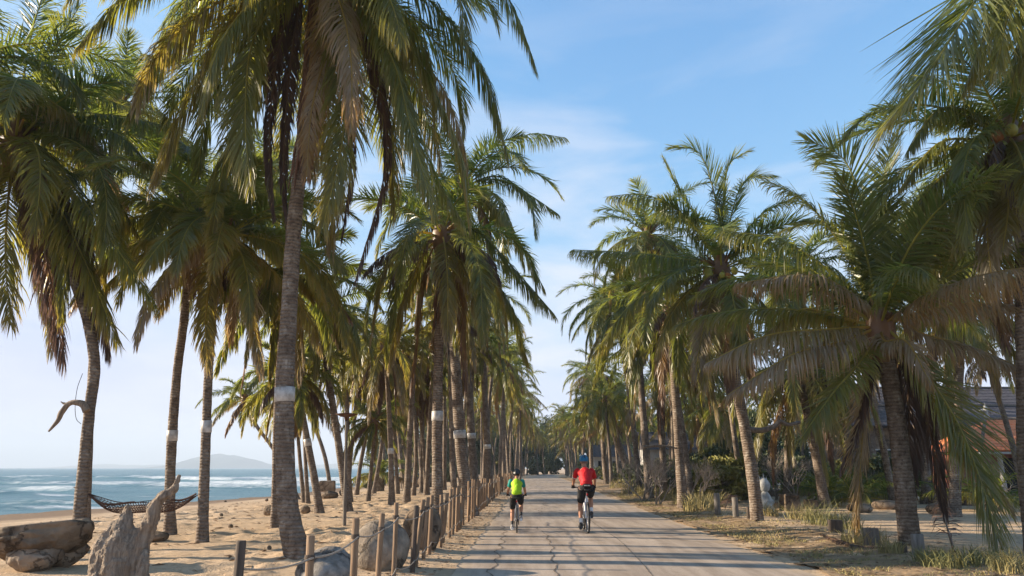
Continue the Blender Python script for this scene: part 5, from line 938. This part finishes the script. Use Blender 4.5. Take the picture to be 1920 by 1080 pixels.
cl = [(1540, 985, .75, .5, 'tall spiky grass clump in the sand between the coconut palm and the low palm', 'g'), (1500, 975, .55, .4, 'yellow-green grass tuft right of the coconut-bearing palm foot', 'y'), (1585, 992, .5, .4, 'dark grass tuft left of the low dark post', 'g'), (1445, 968, .5, .3, 'small grass tuft against the coconut-bearing palm foot', 'y'),
      (1310, 958, .75, .55, 'bushy dry grass clump left of the two round posts', 'y'), (1335, 950, .7, .5, 'dry grass clump hugging the left round post', 'y'), (1285, 945, .5, .5, 'grass clump behind the straight grey palm foot', 'y'), (1250, 938, .7, .5, 'dry grass clump between two right palm feet', 'y'), (1190, 925, .8, .8, 'long dry grass bank left of the right palm row', 'y'), (1165, 915, .8, .9, 'long dry grass bank further left beside the road edge', 'y'), (1210, 930, .7, .6, 'dry grass at the foot of the third right palm', 'y'),
      (1850, 1062, .35, .35, 'green grass tuft in the bottom right corner', 'g'), (1900, 1075, .4, .3, 'bright grass tuft at the right frame edge', 'y'), (1770, 1065, .35, .3, 'grass tuft below the fallen brown frond', 'g'), (1745, 1056, .28, .25, 'grass tuft around the split grey post', 'g'), (1672, 1040, .28, .2, 'short grass tuft left of the low broad palm foot', 'y'), (1620, 1020, .4, .4, 'low grass tuft beside the square stump post', 'y'), (1150, 903, .8, 1., 'far dry grass bank under the leaning short palm', 'y')]
for px, py, h, sp, lab, c in cl:
    g = ground(px, py); mb = MB(); blades(mb, g.x, g.y, h, .014 if g.y < 24 else .022, int(150+120*sp), rg, sp, .75); V0 = mb.v[0]; V0 -= np.array(tuple(g)); o = mb.build('grass_clump', M['grassg' if c == 'g' else 'grass']); o.location = g; tag(o, lab, 'grass clump', 'grass clumps on the right verge')
mb = MB(); n = 26000; yy = 7+rg.random(n)**1.6*38; ss = 4.35+np.abs(rg.normal(0, 1.15, n)); 
keep = (vnoise(ss+.03*yy, yy, .9)+vnoise(ss, yy, .3)*.6) > -.12; yy, ss = yy[keep], ss[keep]
for x, y in (): pass
def blades_at(mb, x, y, h, w_, rg):
    n = len(x); z = H(x, y)+.01; hh = h*rg.uniform(.4, 1.1, n); b = rg.uniform(0, 6.28, n); le = rg.uniform(.2, 1.3, n)*hh; c = rg.uniform(0, 6.28, n); rows = []
    for t, wf in ((0, 1), (.6, .8), (1, .1)):
        for s in (-.5, .5): rows.append(np.stack([x+np.cos(b)*le*t*t+np.cos(c)*w_*wf*s, y+np.sin(b)*le*t*t+np.sin(c)*w_*wf*s, z+hh*t*(1-.3*t)], -1))
    V = np.stack(rows, 1).reshape(-1, 3); b_ = np.arange(n)[:, None]*6; mb.add(V, np.concatenate([b_+np.array([[0, 1, 3, 2]]), b_+np.array([[2, 3, 5, 4]])]))
blades_at(mb, ss+.03*yy, yy, .075, .012, rg); o = mb.build('short_grass', M['grass']); tag(o, 'short dry grass covering the right verge', 'grass', kind='stuff')
mb = MB(); n = 6000; yy = 7+rg.random(n)*6; ss = 4.9+rg.random(n)*3.2; k_ = vnoise(ss, yy, .8) > -.05; blades_at(mb, ss[k_]+.03*yy[k_], yy[k_], .06, .009, rg); o = mb.build('green_ground_cover', M['grassg']); tag(o, 'short green grass in the near right corner', 'grass', kind='stuff')
mb = MB(); n = 5200; yy = 6+rg.random(n)**1.5*50; side = rg.random(n) < .4; ss = np.where(side, -1.35-np.abs(rg.normal(0, .9, n)), 4.1+np.abs(rg.normal(0, 2.2, n))); x = ss+.03*yy; z = H(x, yy)+.05; a = rg.uniform(0, 6.28, n); l = rg.uniform(.02, .07, n); w2 = l*.35
V = np.stack([np.stack([x-np.cos(a)*l, yy-np.sin(a)*l, z], -1), np.stack([x-np.sin(a)*w2, yy+np.cos(a)*w2, z+.012], -1), np.stack([x+np.cos(a)*l, yy+np.sin(a)*l, z+.003], -1), np.stack([x+np.sin(a)*w2, yy-np.cos(a)*w2, z+.01], -1)], 1).reshape(-1, 3); mb.add(V, np.arange(n*4).reshape(-1, 4)); o = mb.build('leaf_litter', M['litter']); tag(o, 'dry brown leaf litter beside the road', 'litter', kind='stuff')
n = 900; rg = np.random.default_rng(8); yy = 9+rg.random(n)**1.3*45; ss = -2.5-rg.random(n)*15; x = ss+.03*yy; z = sandz(x, yy)+.012; mb = MB()
for q in range(n):
    a = rg.uniform(0, 6.28); l = rg.uniform(.03, .13)*(2.2 if q % 40 == 0 else 1); d = Vector((math.cos(a)*l, math.sin(a)*l, rg.normal(0, .006))); p = Vector((x[q], yy[q], z[q])); mb.tube([p-d, p+Vector((0, 0, .012)), p+d], [.003, .008 if q % 3 else .018, .003], 4, False)
o = mb.build('beach_litter', M['litter']); tag(o, 'dry twigs and husk scraps scattered on the beach sand', 'litter', kind='stuff')
# fallen fronds
def fallen(label, pts, seed, age=.9, L=.5):
    P = [ground(x, y)+Vector((0, 0, z)) for x, y, z in pts]; rg = np.random.default_rng(seed); m = MB(); Q = bez([p-P[0] for p in P]); frond(m, Q, L, 60, age, .5, rg, .03, 0, 2, .5, rr=.025); o = m.build('fallen_frond', M['leaf'], attrs=True); o.location = P[0]; tag(o, label, 'palm frond', 'fallen fronds on the ground')
fallen('dry brown frond stub fallen against the right yard edge', [(1790, 1040, .05), (1775, 1000, .35), (1765, 960, .7)], 1); fallen('long thin fallen frond stalk across the sandy verge', [(1540, 1008, .06), (1600, 1030, .07), (1690, 1037, .08)], 2, .95, .12); fallen('dry fallen frond in the yard behind the stone seats', [(1585, 930, .1), (1620, 925, .5), (1570, 915, .8)], 3, .85, .6); fallen('brown frond litter heap behind the two round posts', [(1360, 958, .1), (1370, 950, .4), (1385, 945, .3)], 4, .9, .5)
# far poles
for px, py, h, lab in ((1412, 905, 88, 'thin pale pole standing in the yard behind the white figure'),):
    g = ground(px, py); k = g.y/(F*1.05); mb = MB(); mb.tube([(0, 0, -.1), (0, 0, h*k)], [.04, .03], 8); mb.tube([(0, 0, h*k), (0, 0, h*k+.12)], [.06, .02], 8); o = mb.build('pole', M['plaster']); o.location = g; tag(o, lab, 'pole')
